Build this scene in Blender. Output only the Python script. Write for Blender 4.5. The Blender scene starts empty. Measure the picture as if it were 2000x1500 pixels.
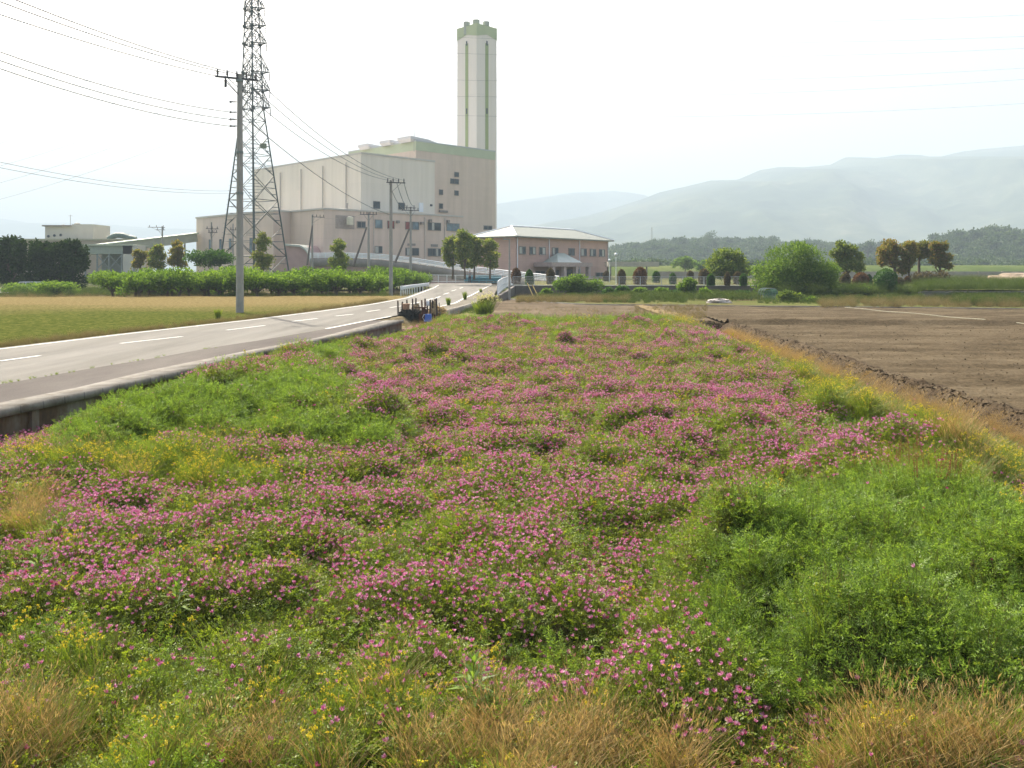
import bpy, math, random
import numpy as np
from mathutils import Vector

R = math.radians
SC = bpy.context.scene
COL = SC.collection
F = 1700.0            # focal length in pixels of a 2000 px wide picture
CZ = 2.8              # eye height above the flower field
HY = 528.0            # horizon row

# ------------------------------------------------------------------ camera
cd = bpy.data.cameras.new('camera'); cam = bpy.data.objects.new('camera', cd); COL.objects.link(cam)
cd.sensor_width = 36; cd.lens = 36 * F / 2000; cd.shift_y = -(750 - HY) / 2000
cd.clip_start = 0.1; cd.clip_end = 30000
cam.location = (0, 0, CZ); cam.rotation_euler = (R(90), 0, 0)
SC.camera = cam

# ------------------------------------------------------------------ light
SUN_EL, SUN_AZ = 44, -30            # degrees; azimuth from +Y towards +X
w = bpy.data.worlds.new("World"); SC.world = w; w.use_nodes = True
nt = w.node_tree; bg = nt.nodes['Background']
sky = nt.nodes.new('ShaderNodeTexSky'); sky.sky_type = 'NISHITA'; sky.sun_disc = False
sky.sun_elevation = R(SUN_EL); sky.sun_rotation = R(SUN_AZ)
sky.air_density = 1.0; sky.dust_density = 8.0; sky.ozone_density = 0.6
nt.links.new(sky.outputs[0], bg.inputs['Color']); bg.inputs['Strength'].default_value = 0.15
sl = bpy.data.lights.new('sun', 'SUN'); sl.energy = 5.0; sl.angle = R(0.6); sl.color = (1.0, 0.93, 0.80)
so = bpy.data.objects.new('sun', sl); COL.objects.link(so)
sd = Vector((math.sin(R(SUN_AZ)) * math.cos(R(SUN_EL)), math.cos(R(SUN_AZ)) * math.cos(R(SUN_EL)), math.sin(R(SUN_EL))))
so.rotation_euler = sd.to_track_quat('Z', 'Y').to_euler()
SC.view_settings.view_transform = 'Standard'; SC.view_settings.look = 'None'
SC.view_settings.exposure = 1.17; SC.view_settings.gamma = 1
SC.render.engine = 'CYCLES'
cy = SC.cycles
cy.max_bounces = 8; cy.diffuse_bounces = 3; cy.glossy_bounces = 2; cy.transmission_bounces = 4
cy.transparent_max_bounces = 8; cy.volume_bounces = 0; cy.use_denoising = True
cy.sample_clamp_indirect = 4

# ------------------------------------------------------------------ projection helpers (build time only)
def U(px, py, z=0.0):
    Y = (CZ - z) * F / (py - HY); return Vector(((px - 1000) * Y / F, Y, z))
def W(px, py, Y): return Vector(((px - 1000) * Y / F, Y, CZ - (py - HY) * Y / F))
def XP(px, Y): return (px - 1000) * Y / F
def ZP(py, Y): return CZ - (py - HY) * Y / F

# ------------------------------------------------------------------ noise
def _h(ix, iy, s):
    n = (ix.astype(np.int64) * 374761393 + iy.astype(np.int64) * 668265263 + s * 1442695041) & 0xffffffff
    n = ((n ^ (n >> 13)) * 1274126177) & 0xffffffff
    return ((n ^ (n >> 16)) & 0xffff) / 65535.0
def vn(x, y, s=0):
    x = np.asarray(x, float); y = np.asarray(y, float)
    ix = np.floor(x); iy = np.floor(y); fx = x - ix; fy = y - iy
    fx = fx * fx * (3 - 2 * fx); fy = fy * fy * (3 - 2 * fy)
    a = _h(ix, iy, s); b = _h(ix + 1, iy, s); c = _h(ix, iy + 1, s); d = _h(ix + 1, iy + 1, s)
    return (a * (1 - fx) + b * fx) * (1 - fy) + (c * (1 - fx) + d * fx) * fy
def fbm(x, y, s=0, o=4):
    t = 0; a = .5; n = 0
    for k in range(o):
        t = t + a * vn(np.asarray(x) * 2 ** k, np.asarray(y) * 2 ** k, s + k * 17); n += a; a *= .5
    return t / n

# ------------------------------------------------------------------ materials
MATS = {}
def _nodes(name):
    m = bpy.data.materials.new(name); m.use_nodes = True
    return m, m.node_tree, m.node_tree.nodes['Principled BSDF']
def lk(t, a, b): t.links.new(a, b)
def ramp(t, stops, fac):
    r = t.nodes.new('ShaderNodeValToRGB'); e = r.color_ramp.elements
    while len(e) < len(stops): e.new(0.5)
    for i, (p, c) in enumerate(stops): e[i].position = p; e[i].color = (*c, 1)
    lk(t, fac, r.inputs[0]); return r.outputs[0]
def noise(t, vec, scale, detail=4, rough=.6):
    n = t.nodes.new('ShaderNodeTexNoise'); n.inputs['Scale'].default_value = scale
    n.inputs['Detail'].default_value = detail; n.inputs['Roughness'].default_value = rough
    if vec is not None: lk(t, vec, n.inputs['Vector'])
    return n.outputs['Fac']
def mapping(t, scale=(1, 1, 1), rot=(0, 0, 0), kind='Object'):
    tc = t.nodes.new('ShaderNodeTexCoord'); mp = t.nodes.new('ShaderNodeMapping')
    mp.inputs['Scale'].default_value = scale; mp.inputs['Rotation'].default_value = rot
    lk(t, tc.outputs[kind], mp.inputs['Vector']); return mp.outputs[0]
def mixc(t, fac, a, b, mode='MIX'):
    m = t.nodes.new('ShaderNodeMix'); m.data_type = 'RGBA'; m.blend_type = mode
    for v, i in ((fac, 0), (a, 6), (b, 7)):
        if isinstance(v, (int, float)): m.inputs[i].default_value = v
        elif isinstance(v, tuple): m.inputs[i].default_value = (*v, 1)
        else: lk(t, v, m.inputs[i])
    return m.outputs[2]
def bump(t, p, h, strength=.4, dist=.02):
    b = t.nodes.new('ShaderNodeBump'); b.inputs['Strength'].default_value = strength; b.inputs['Distance'].default_value = dist
    lk(t, h, b.inputs['Height']); lk(t, b.outputs[0], p.inputs['Normal'])
def plain(name, c, rough=.7, var=.15, scale=3, metal=0, bmp=0, stretch=(1, 1, 1)):
    if name in MATS: return MATS[name]
    m, t, p = _nodes(name)
    n = noise(t, mapping(t, stretch), scale)
    lo = tuple(x * (1 - var) for x in c); hi = tuple(min(1, x * (1 + var)) for x in c)
    lk(t, ramp(t, [(.3, lo), (.7, hi)], n), p.inputs['Base Color'])
    p.inputs['Roughness'].default_value = rough; p.inputs['Metallic'].default_value = metal
    if bmp: bump(t, p, noise(t, mapping(t), scale * 6), .5, bmp)
    MATS[name] = m; return m
def leafmat(name, stops, trans=.35, rough=.5, nscale=1.5, tint=(1.25, 1.25, .6), spec=.35, nmix=.45):
    """foliage: per-leaf colour from a ramp, light shining through the blade"""
    if name in MATS: return MATS[name]
    m, t, p = _nodes(name)
    g = t.nodes.new('ShaderNodeNewGeometry'); oi = t.nodes.new('ShaderNodeObjectInfo')
    n = noise(t, mapping(t), nscale, 2)
    a = t.nodes.new('ShaderNodeMath'); a.operation = 'MULTIPLY'; lk(t, g.outputs['Random Per Island'], a.inputs[0]); a.inputs[1].default_value = 1 - nmix
    b = t.nodes.new('ShaderNodeMath'); b.operation = 'MULTIPLY_ADD'; lk(t, n, b.inputs[0]); b.inputs[1].default_value = nmix * .6; lk(t, a.outputs[0], b.inputs[2])
    c2 = t.nodes.new('ShaderNodeMath'); c2.operation = 'MULTIPLY_ADD'; lk(t, oi.outputs['Random'], c2.inputs[0]); c2.inputs[1].default_value = nmix * .4; lk(t, b.outputs[0], c2.inputs[2])
    col = ramp(t, stops, c2.outputs[0])
    lk(t, col, p.inputs['Base Color']); p.inputs['Roughness'].default_value = rough
    p.inputs['Specular IOR Level'].default_value = spec
    tr = t.nodes.new('ShaderNodeBsdfTranslucent'); lk(t, mixc(t, 1.0, col, tint, 'MULTIPLY'), tr.inputs['Color'])
    mx = t.nodes.new('ShaderNodeMixShader'); mx.inputs[0].default_value = trans
    out = t.nodes['Material Output']
    lk(t, p.outputs[0], mx.inputs[1]); lk(t, tr.outputs[0], mx.inputs[2]); lk(t, mx.outputs[0], out.inputs['Surface'])
    MATS[name] = m; return m
def cladding(name, c, c2, sx, sz, var=.06, seam=.8):
    """wall panels with fine seams and rain streaks, faces run along the two 45 degree directions"""
    m, t, p = _nodes(name)
    tc = t.nodes.new('ShaderNodeTexCoord'); sp = t.nodes.new('ShaderNodeSeparateXYZ'); lk(t, tc.outputs['Object'], sp.inputs[0])
    cb = t.nodes.new('ShaderNodeCombineXYZ')
    k = t.nodes.new('ShaderNodeMath'); k.operation = 'MULTIPLY'; k.inputs[1].default_value = 1.4142; lk(t, sp.outputs['Y'], k.inputs[0])
    lk(t, k.outputs[0], cb.inputs[0]); lk(t, sp.outputs['Z'], cb.inputs[1])
    br = t.nodes.new('ShaderNodeTexBrick'); br.offset = 0; lk(t, cb.outputs[0], br.inputs['Vector'])
    br.inputs['Scale'].default_value = 1; br.inputs['Brick Width'].default_value = sx; br.inputs['Row Height'].default_value = sz
    br.inputs['Mortar Size'].default_value = .03; br.inputs['Mortar Smooth'].default_value = .3
    br.inputs['Color1'].default_value = (*c, 1); br.inputs['Color2'].default_value = (*c2, 1)
    br.inputs['Mortar'].default_value = (*[x * seam for x in c], 1)
    st = noise(t, mapping(t, (.8, .8, .05)), 1.0, 5)
    stc = ramp(t, [(.3, (1 - var * 2, 1 - var * 2, 1 - var * 2.3)), (.6, (1, 1, 1))], st)
    lk(t, mixc(t, 1.0, br.outputs['Color'], stc, 'MULTIPLY'), p.inputs['Base Color']); p.inputs['Roughness'].default_value = .75
    MATS[name] = m; return m

def glass(name, c=(.03, .04, .045)):
    m, t, p = _nodes(name)
    lk(t, ramp(t, [(.35, c), (.65, tuple(x * 2.2 for x in c))], noise(t, mapping(t), .8)), p.inputs['Base Color'])
    p.inputs['Roughness'].default_value = .12; p.inputs['Specular IOR Level'].default_value = .22; MATS[name] = m; return m

M = dict(
    concrete=plain('concrete', (.36, .34, .30), .85, .25, 1.2, bmp=.01),
    pole=plain('pole_concrete', (.30, .285, .26), .8, .12, 2),
    steel=plain('galvanised_steel', (.20, .23, .22), .55, .2, 4, metal=.3),
    dark=plain('dark_metal', (.05, .05, .055), .5),
    white=plain('white_paint', (.72, .74, .76), .45, .06, 3),
    wire=plain('wire_black', (.07, .07, .07), .5),
    glass=glass('window_glass'), glassb=glass('window_glass_blue', (.10, .14, .16)),
    frame=plain('window_frame', (.22, .20, .18), .5),
    curtain=plain('curtain', (.42, .42, .38), .9, .12, 6, stretch=(6, 6, .2)),
    bark=plain('bark', (.10, .075, .05), .95, .4, 5, bmp=.02, stretch=(3, 3, .6)),
    rust=plain('rusty_wood', (.09, .035, .02), .85, .4, 6),
    wood=plain('weathered_wood', (.07, .05, .04), .9, .4, 8, stretch=(1, 1, .2)),
)

# ------------------------------------------------------------------ mesh builder
def wloc(o):
    v = Vector((0, 0, 0))
    while o is not None: v += o.location; o = o.parent
    return v
def link_mesh(name, me, parent=None, mats=()):
    for m in mats: me.materials.append(m)
    o = bpy.data.objects.new(name, me); COL.objects.link(o)
    if parent is not None: o.parent = parent
    return o
def npmesh(name, V, Fc, mats=(), parent=None, midx=None, smooth=False, link=True):
    """V (n,3) world or local, Fc (m,k) constant face size"""
    V = np.asarray(V, np.float32).copy(); Fc = np.asarray(Fc, np.int32)
    if parent is not None: V -= np.array(wloc(parent), np.float32)
    me = bpy.data.meshes.new(name); k = Fc.shape[1]
    me.vertices.add(len(V)); me.vertices.foreach_set('co', V.ravel())
    me.loops.add(Fc.size); me.loops.foreach_set('vertex_index', Fc.ravel())
    me.polygons.add(len(Fc)); me.polygons.foreach_set('loop_start', np.arange(0, Fc.size, k, dtype=np.int32))
    if midx is not None: me.polygons.foreach_set('material_index', np.asarray(midx, np.int32))
    if smooth: me.polygons.foreach_set('use_smooth', np.ones(len(Fc), bool))
    me.update(calc_edges=True)
    if not link:
        for m in mats: me.materials.append(m)
        return me
    return link_mesh(name, me, parent, mats)
class MB:
    def __init__(s): s.v = []; s.f = []; s.m = []; s.cur = 0
    def add(s, vs, fs):
        n = len(s.v); s.v += [tuple(v) for v in vs]; s.f += [tuple(i + n for i in f) for f in fs]; s.m += [s.cur] * len(fs); return s
    def box(s, c, d, ax=(1, 0, 0), ay=(0, 1, 0), az=(0, 0, 1)):
        c = Vector(c); ax, ay, az = Vector(ax), Vector(ay), Vector(az); vs = []
        for i in (-.5, .5):
            for j in (-.5, .5):
                for k in (-.5, .5): vs.append(c + ax * d[0] * i + ay * d[1] * j + az * d[2] * k)
        return s.add(vs, [(0, 1, 3, 2), (4, 6, 7, 5), (0, 4, 5, 1), (2, 3, 7, 6), (0, 2, 6, 4), (1, 5, 7, 3)])
    def prism(s, poly, z0, z1):
        """poly: list of (x,y) ; vertical prism, z0/z1 numbers or lists"""
        n = len(poly); a = z0 if hasattr(z0, '__len__') else [z0] * n; b = z1 if hasattr(z1, '__len__') else [z1] * n
        vs = [(p[0], p[1], a[i]) for i, p in enumerate(poly)] + [(p[0], p[1], b[i]) for i, p in enumerate(poly)]
        return s.add(vs, [tuple(range(n))[::-1], tuple(range(n, 2 * n))] + [(i, (i + 1) % n, n + (i + 1) % n, n + i) for i in range(n)])
    def tube(s, p0, p1, r0, r1=None, n=6, cap=True):
        r1 = r0 if r1 is None else r1; p0, p1 = Vector(p0), Vector(p1); d = (p1 - p0)
        if d.length < 1e-6: return s
        d.normalize(); a = d.orthogonal().normalized(); b = d.cross(a); vs = []
        for p, r in ((p0, r0), (p1, r1)):
            for k in range(n):
                t = 2 * math.pi * k / n; vs.append(p + a * math.cos(t) * r + b * math.sin(t) * r)
        fs = [(k, (k + 1) % n, n + (k + 1) % n, n + k) for k in range(n)]
        if cap: fs += [tuple(range(n))[::-1], tuple(range(n, 2 * n))]
        return s.add(vs, fs)
    def path(s, pts, r, n=6):
        pts = [Vector(p) for p in pts]; rs = r if hasattr(r, '__len__') else [r] * len(pts)
        ref = None; vs = []
        for i, p in enumerate(pts):
            d = (pts[min(i + 1, len(pts) - 1)] - pts[max(i - 1, 0)]).normalized()
            if ref is None: ref = d.orthogonal().normalized()
            a = (ref - d * ref.dot(d)).normalized(); ref = a; b = d.cross(a)
            for k in range(n):
                t = 2 * math.pi * k / n; vs.append(p + a * math.cos(t) * rs[i] + b * math.sin(t) * rs[i])
        fs = []
        for i in range(len(pts) - 1):
            for k in range(n): fs.append((i * n + k, i * n + (k + 1) % n, (i + 1) * n + (k + 1) % n, (i + 1) * n + k))
        L = (len(pts) - 1) * n
        fs += [tuple(range(n))[::-1], tuple(range(L, L + n))]
        return s.add(vs, fs)
    def lathe(s, c, prof, n=12):
        c = Vector(c); vs = []
        for r, z in prof:
            for k in range(n):
                t = 2 * math.pi * k / n; vs.append(c + Vector((math.cos(t) * r, math.sin(t) * r, z)))
        fs = []
        for i in range(len(prof) - 1):
            for k in range(n): fs.append((i * n + k, i * n + (k + 1) % n, (i + 1) * n + (k + 1) % n, (i + 1) * n + k))
        L = (len(prof) - 1) * n
        fs += [tuple(range(n))[::-1], tuple(range(L, L + n))]
        return s.add(vs, fs)
    def build(s, name, mat, parent=None, smooth=False):
        off = wloc(parent) if parent is not None else Vector((0, 0, 0))
        me = bpy.data.meshes.new(name); me.from_pydata([tuple(Vector(v) - off) for v in s.v], [], s.f)
        ms = mat if isinstance(mat, (list, tuple)) else [mat]
        if len(ms) > 1: me.polygons.foreach_set('material_index', s.m)
        if smooth: me.polygons.foreach_set('use_smooth', [True] * len(s.f))
        me.update(); return link_mesh(name, me, parent, ms)
def tag(o, label=None, cat=None, group=None, kind=None):
    if label: o['label'] = label
    if cat: o['category'] = cat
    if group: o['group'] = group
    if kind: o['kind'] = kind
    return o
def thing(name, label, cat, loc, group=None):
    o = bpy.data.objects.new(name, None); COL.objects.link(o); o.location = loc; o.empty_display_size = .2
    return tag(o, label, cat, group)
def struct(o, label=None): o['kind'] = 'structure'; return o
def copy_tree(o, loc=None, rz=None, scale=None, label=None):
    c = o.copy(); COL.objects.link(c)
    def rec(src, dst):
        for ch in list(src.children):
            if ch.name in made: continue
            d = ch.copy(); made.add(d.name); COL.objects.link(d); d.parent = dst; rec(ch, d)
    made = set(); rec(o, c)
    if loc is not None: c.location = loc
    if rz is not None: c.rotation_euler = (0, 0, rz)
    if scale is not None: c.scale = scale if hasattr(scale, '__len__') else (scale,) * 3
    if label: c['label'] = label
    return c
def sheet(name, L, Rr, nu, mat, zf=None, kind='structure', smooth=True):
    """grid between polylines L and Rr (same length), nu columns"""
    L = np.array([tuple(p) for p in L]); Rr = np.array([tuple(p) for p in Rr]); n = len(L)
    t = np.linspace(0, 1, nu + 1)[None, :, None]
    P = (L[:, None, :] * (1 - t) + Rr[:, None, :] * t).reshape(-1, 3)
    if zf is not None: P[:, 2] = zf(P[:, 0], P[:, 1], P[:, 2])
    i, j = np.meshgrid(np.arange(n - 1), np.arange(nu), indexing='ij'); a = (i * (nu + 1) + j).ravel()
    Fc = np.stack([a, a + 1, a + nu + 2, a + nu + 1], 1)
    o = npmesh(name, P, Fc, [mat], smooth=smooth)
    if kind: o['kind'] = kind
    return o
def grid(name, xs, ys, zf, mat, kind='structure', smooth=True):
    X, Y = np.meshgrid(xs, ys); Z = zf(X, Y); n, m = X.shape
    V = np.stack([X, Y, Z], -1).reshape(-1, 3)
    i, j = np.meshgrid(np.arange(n - 1), np.arange(m - 1), indexing='ij'); a = (i * m + j).ravel()
    o = npmesh(name, V, np.stack([a, a + 1, a + m + 1, a + m], 1), [mat], smooth=smooth)
    if kind: o['kind'] = kind
    return o

# ------------------------------------------------------------------ leaf and crown generators
def quads(c, d, s, L, Wd, bend=0):
    """one leaf each: centre base c, direction d, side s"""
    L = np.reshape(L, (-1, 1)); Wd = np.reshape(Wd, (-1, 1))
    n = np.cross(d, s); mid = c + d * L * .5 + n * L * .12
    V = np.stack([c, mid + s * Wd * .5, c + d * L - n * L * bend, mid - s * Wd * .5], 1).reshape(-1, 3)
    return V, np.arange(len(c) * 4).reshape(-1, 4)
def unit(v): return v / (np.linalg.norm(v, axis=-1, keepdims=True) + 1e-9)
def crown(rng, blobs, n, size, elong=1.7, up=.3):
    """leaves spread through clumps: blobs = (x,y,z,rx,ry,rz)"""
    B = np.array(blobs, float); wt = (B[:, 3] * B[:, 4] * B[:, 5]) ** .67; k = rng.choice(len(B), n, p=wt / wt.sum())
    v = unit(rng.normal(size=(n, 3))); r = rng.random((n, 1)) ** .35 * (1 + .18 * rng.normal(size=(n, 1)))
    c = B[k, :3] + v * r * B[k, 3:]
    d = unit(v * .6 + rng.normal(size=(n, 3)) * .7 + np.array([0, 0, up])); s = unit(np.cross(d, rng.normal(size=(n, 3))))
    L = size * (.6 + .8 * rng.random(n)); return quads(c, d, s, L, L / elong, .15)
def blobset(rng, n, R3, r, centre=(0, 0, 0), low=-1, shell=.75):
    out = []
    while len(out) < n:
        v = rng.normal(size=3); v /= np.linalg.norm(v)
        if v[2] < low: continue
        q = shell * (.55 + .45 * rng.random()); rr = r * (.7 + .6 * rng.random())
        out.append((centre[0] + v[0] * R3[0] * q, centre[1] + v[1] * R3[1] * q, centre[2] + v[2] * R3[2] * q, rr, rr, rr * .8))
    return out
def trunk_mesh(rng, base, blobs, h0, r0, lim=8, n=7):
    m = MB(); base = Vector(base); top = Vector((base.x + rng.normal() * .1, base.y + rng.normal() * .1, base.z + h0))
    m.path([base - Vector((0, 0, .15)), base.lerp(top, .5) + Vector((rng.normal() * .04, rng.normal() * .04, 0)), top], [r0 * 1.25, r0, r0 * .8], n)
    idx = rng.permutation(len(blobs))[:lim]
    for i in idx:
        b = Vector(blobs[i][:3]); st = base.lerp(top, .55 + .45 * rng.random())
        mid = st.lerp(b, .5) + Vector((rng.normal() * .06, rng.normal() * .06, -.05 * (b - st).length))
        m.path([st, mid, b], [r0 * .5, r0 * .35, r0 * .12], 5)
    return m
def tree(name, label, cat, loc, blobs, n, size, mat, h0=1, r0=.1, seed=1, group=None, lim=10, elong=1.7):
    """blobs are local to loc"""
    rng = np.random.default_rng(seed); t = thing(name, label, cat, loc, group)
    B = [(b[0] + loc[0], b[1] + loc[1], b[2] + loc[2], *b[3:]) for b in blobs]
    trunk_mesh(rng, loc, B, h0, r0, lim).build('trunk', M['bark'], t)
    V, Fc = crown(rng, B, n, size, elong)
    npmesh('crown', V, Fc, [mat], t)
    return t

# foliage palettes (albedo)
LM = {}
_lm0 = leafmat
def leafmat(name, stops, trans=.35, **kw):
    if name.endswith('_leaf') and 'vetch' not in name and 'dark' not in name: stops = [(p, tuple(min(.6, q * 1.5) for q in c)) for p, c in stops]; trans = min(.5, trans + .12); kw.setdefault('spec', .15); kw.setdefault('rough', .65)
    return _lm0(name, stops, trans, **kw)
LM['orchard'] = leafmat('orchard_leaf', [(.0, (.035, .065, .012)), (.45, (.07, .125, .02)), (.8, (.125, .19, .03)), (1, (.2, .27, .06))], .4)
LM['bush'] = leafmat('bush_leaf', [(.0, (.03, .065, .015)), (.5, (.075, .13, .025)), (1, (.16, .22, .045))], .35)
LM['dark'] = leafmat('dark_conifer_leaf', [(.0, (.012, .03, .006)), (.6, (.03, .06, .010)), (1, (.07, .12, .02))], .15, spec=.04, rough=.9)
LM['cloud'] = leafmat('conifer_orange_leaf', [(.0, (.05, .075, .018)), (.4, (.095, .135, .03)), (.7, (.16, .17, .045)), (1, (.26, .17, .06))], .3)
LM['autumn'] = leafmat('orange_green_leaf', [(.0, (.055, .07, .018)), (.35, (.10, .11, .025)), (.65, (.15, .125, .04)), (1, (.22, .105, .05))], .3)
LM['umbrella'] = leafmat('umbrella_tree_leaf', [(.0, (.04, .065, .02)), (.5, (.08, .12, .03)), (.85, (.16, .19, .04)), (1, (.28, .17, .05))], .3)
LM['redhedge'] = leafmat('red_hedge_leaf', [(.0, (.035, .022, .014)), (.5, (.075, .042, .026)), (1, (.15, .07, .04))], .25)
LM['brownhedge'] = leafmat('brown_hedge_leaf', [(.0, (.04, .035, .025)), (.5, (.075, .06, .04)), (1, (.13, .10, .05))], .2)
LM['greenhedge'] = leafmat('green_hedge_leaf', [(.0, (.018, .045, .015)), (.5, (.035, .08, .02)), (1, (.07, .13, .03))], .25)
LM['forest'] = leafmat('forest_leaf', [(.0, (.015, .032, .015)), (.5, (.032, .058, .025)), (1, (.08, .11, .04))], .15)

# ================================================================== SETTING
def soilmat(name, stops, scale=.6, fine=14, bmp=.04, stretch=(1, 1, 1), rough=.95, rot=0):
    m, t, p = _nodes(name); v = mapping(t, stretch, (0, 0, rot))
    a = noise(t, v, scale, 5, .65); b = noise(t, mapping(t), fine, 6, .7)
    ad = t.nodes.new('ShaderNodeMath'); ad.operation = 'MULTIPLY_ADD'; lk(t, b, ad.inputs[0]); ad.inputs[1].default_value = .45
    m2 = t.nodes.new('ShaderNodeMath'); m2.operation = 'MULTIPLY'; m2.inputs[1].default_value = .6; lk(t, a, m2.inputs[0]); lk(t, m2.outputs[0], ad.inputs[2])
    lk(t, ramp(t, stops, ad.outputs[0]), p.inputs['Base Color']); p.inputs['Roughness'].default_value = rough
    p.inputs['Specular IOR Level'].default_value = .03
    if bmp: bump(t, p, b, .8, bmp)
    MATS[name] = m; return m
def leafy_ground(name='meadow_soil'):
    return soilmat(name, [(.35, (.025, .032, .012)), (.5, (.05, .055, .02)), (.65, (.09, .075, .04))], .8, 20, .05)

def zr(Y): return .5 + .0045 * min(max(0, Y - 20), 120)
def Ur(px, py, dz=0.0):
    z = .5
    for _ in range(6): z = zr((CZ - z) * F / (py - HY))
    p = U(px, py, z); p.z += dz; return p
def poly_at(pts, ys):
    """x of a world polyline (rising Y) at the given Ys, linear past the ends"""
    P = sorted([(p[1], p[0]) for p in pts]); Y = np.array([p[0] for p in P]); X = np.array([p[1] for p in P])
    ys = np.asarray(ys, float); r = np.interp(ys, Y, X)
    s0 = (X[2] - X[0]) / (Y[2] - Y[0]); s1 = (X[-1] - X[-2]) / (Y[-1] - Y[-2])
    r = np.where(ys < Y[0], X[0] + (ys - Y[0]) * s0, r); return np.where(ys > Y[-1], X[-1] + (ys - Y[-1]) * s1, r)

# the big ground sheet, rising gently behind the plant
def gz(x, y): return -.05 + 0 * x + np.clip((y - 60) / 20, 0, 1) * .35
far_g = soilmat('far_ground_mix', [(.3, (.035, .05, .014)), (.5, (.065, .08, .022)), (.62, (.11, .095, .045)), (.8, (.14, .105, .06))], .05, 2.5, .05)
xs = np.concatenate([np.linspace(-6500, -300, 14), np.linspace(-280, 280, 57), np.linspace(300, 6500, 14)])
ys = np.concatenate([np.linspace(-600, -20, 6), np.linspace(-10, 300, 63), np.linspace(350, 6500, 14)])
grid('ground', xs, ys, gz, far_g)

# road --------------------------------------------------------------
yq = np.concatenate([np.linspace(-12, 30, 43), np.linspace(31, 150, 100)])
EL = [Ur(*p) for p in [(0, 682), (250, 652), (500, 624), (630, 607.5), (730, 594), (795, 582), (822, 572), (848, 562), (858, 556)]]
ER = [Ur(*p) for p in [(0, 751), (175, 720), (300, 700), (432, 676), (500, 666), (600, 649), (655, 639), (707, 628.5), (770, 617), (850, 601), (889, 592), (906, 583), (920, 577), (952, 560), (962, 556.5)]]
GI = [Ur(*p) for p in [(0, 787), (140, 760), (300, 722), (500, 682), (620, 660), (710, 637), (770, 622)]]
GO = [Ur(*p) for p in [(0, 804), (140, 774), (250, 750), (375, 722), (500, 690), (600, 670), (700, 648), (772, 630)]]
ROADEND = 115.0
yr = yq[yq <= ROADEND]
def line3(pts, ys, dx=0, dz=0.0): return [(x + dx, y, zr(y) + dz) for x, y in zip(poly_at(pts, ys), ys)]
def offs(ln, d):
    out = []
    for i, p in enumerate(ln):
        a = Vector(ln[max(i - 1, 0)]); b = Vector(ln[min(i + 1, len(ln) - 1)]); t = (b - a); t.z = 0; t.normalize()
        out.append((p[0] + t.y * d, p[1] - t.x * d, p[2]))
    return out
asphalt = soilmat('asphalt_road', [(.36, (.145, .137, .12)), (.5, (.188, .179, .16)), (.62, (.225, .214, .193))], .55, 45, .005, (1.6, .12, 1), .9)
asphalt2 = soilmat('asphalt_walk', [(.3, (.08, .07, .064)), (.5, (.11, .098, .09)), (.7, (.16, .145, .13))], .5, 40, .01, (1, .3, 1), .95)
L = line3(EL, yr); Rr_ = line3(ER, yr)
rd = sheet('road', offs(L, -.35), Rr_, 6, asphalt)
# side road to the left past the guard rail and the apron by the railing

# gutter side: dark walkway then pale concrete strip along the ditch wall
yw = np.concatenate([np.linspace(-12, 30, 43), np.linspace(30.5, 38.5, 17)])
# walkway merges into the road beyond the woodpile
GIl = line3(GI, yw); GOl = line3(GO, yw)
sheet('walkway', line3(ER, yw, 0, .004), [(a[0], a[1], a[2] + .004) for a in GIl], 3, asphalt2)
conc_strip = None
def slabmat():
    m, t, p = _nodes('gutter_concrete')
    tc = t.nodes.new('ShaderNodeTexCoord'); br = t.nodes.new('ShaderNodeTexBrick'); br.offset = 0
    mp = t.nodes.new('ShaderNodeMapping'); mp.inputs['Rotation'].default_value = (0, 0, R(-83)); lk(t, tc.outputs['Object'], mp.inputs[0]); lk(t, mp.outputs[0], br.inputs['Vector'])
    br.inputs['Scale'].default_value = 1; br.inputs['Brick Width'].default_value = .55; br.inputs['Row Height'].default_value = 4
    br.inputs['Mortar Size'].default_value = .016; br.inputs['Color1'].default_value = (.225, .205, .175, 1); br.inputs['Color2'].default_value = (.18, .165, .14, 1); br.inputs['Mortar'].default_value = (.12, .11, .1, 1)
    n = ramp(t, [(.36, (.45, .40, .33)), (.58, (1, 1, 1))], noise(t, mapping(t), 1.6, 8, .75))
    lk(t, mixc(t, 1.0, br.outputs['Color'], n, 'MULTIPLY'), p.inputs['Base Color']); p.inputs['Roughness'].default_value = .9
    return m
slab = slabmat()
def stained():
    m, t, p = _nodes('stained_wall')
    a = noise(t, mapping(t, (1, .7, .25)), 1.6, 6, .7); b = noise(t, mapping(t), 6, 5)
    c = ramp(t, [(.32, (.05, .04, .03)), (.45, (.15, .095, .055)), (.6, (.24, .21, .17)), (.75, (.32, .31, .28))], a)
    lk(t, mixc(t, b, c, (.55, .5, .45), 'MULTIPLY'), p.inputs['Base Color']); p.inputs['Roughness'].default_value = .95; return m
stain = stained()
dw = thing('ditch_wall', 'low stained concrete wall with pale coping running along the near edge of the road', 'wall', (GOl[0][0], GOl[0][1], 0))
def ribbon3(name, secs, mat, parent):
    """secs: list of cross sections (lists of points), swept"""
    n = len(secs[0]); V = [p for s in secs for p in s]; Fc = []
    for i in range(len(secs) - 1):
        for k in range(n - 1): Fc.append((i * n + k, i * n + k + 1, (i + 1) * n + k + 1, (i + 1) * n + k))
    return npmesh(name, V, Fc, [mat], parent)
secs = []; secs2 = []
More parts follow.
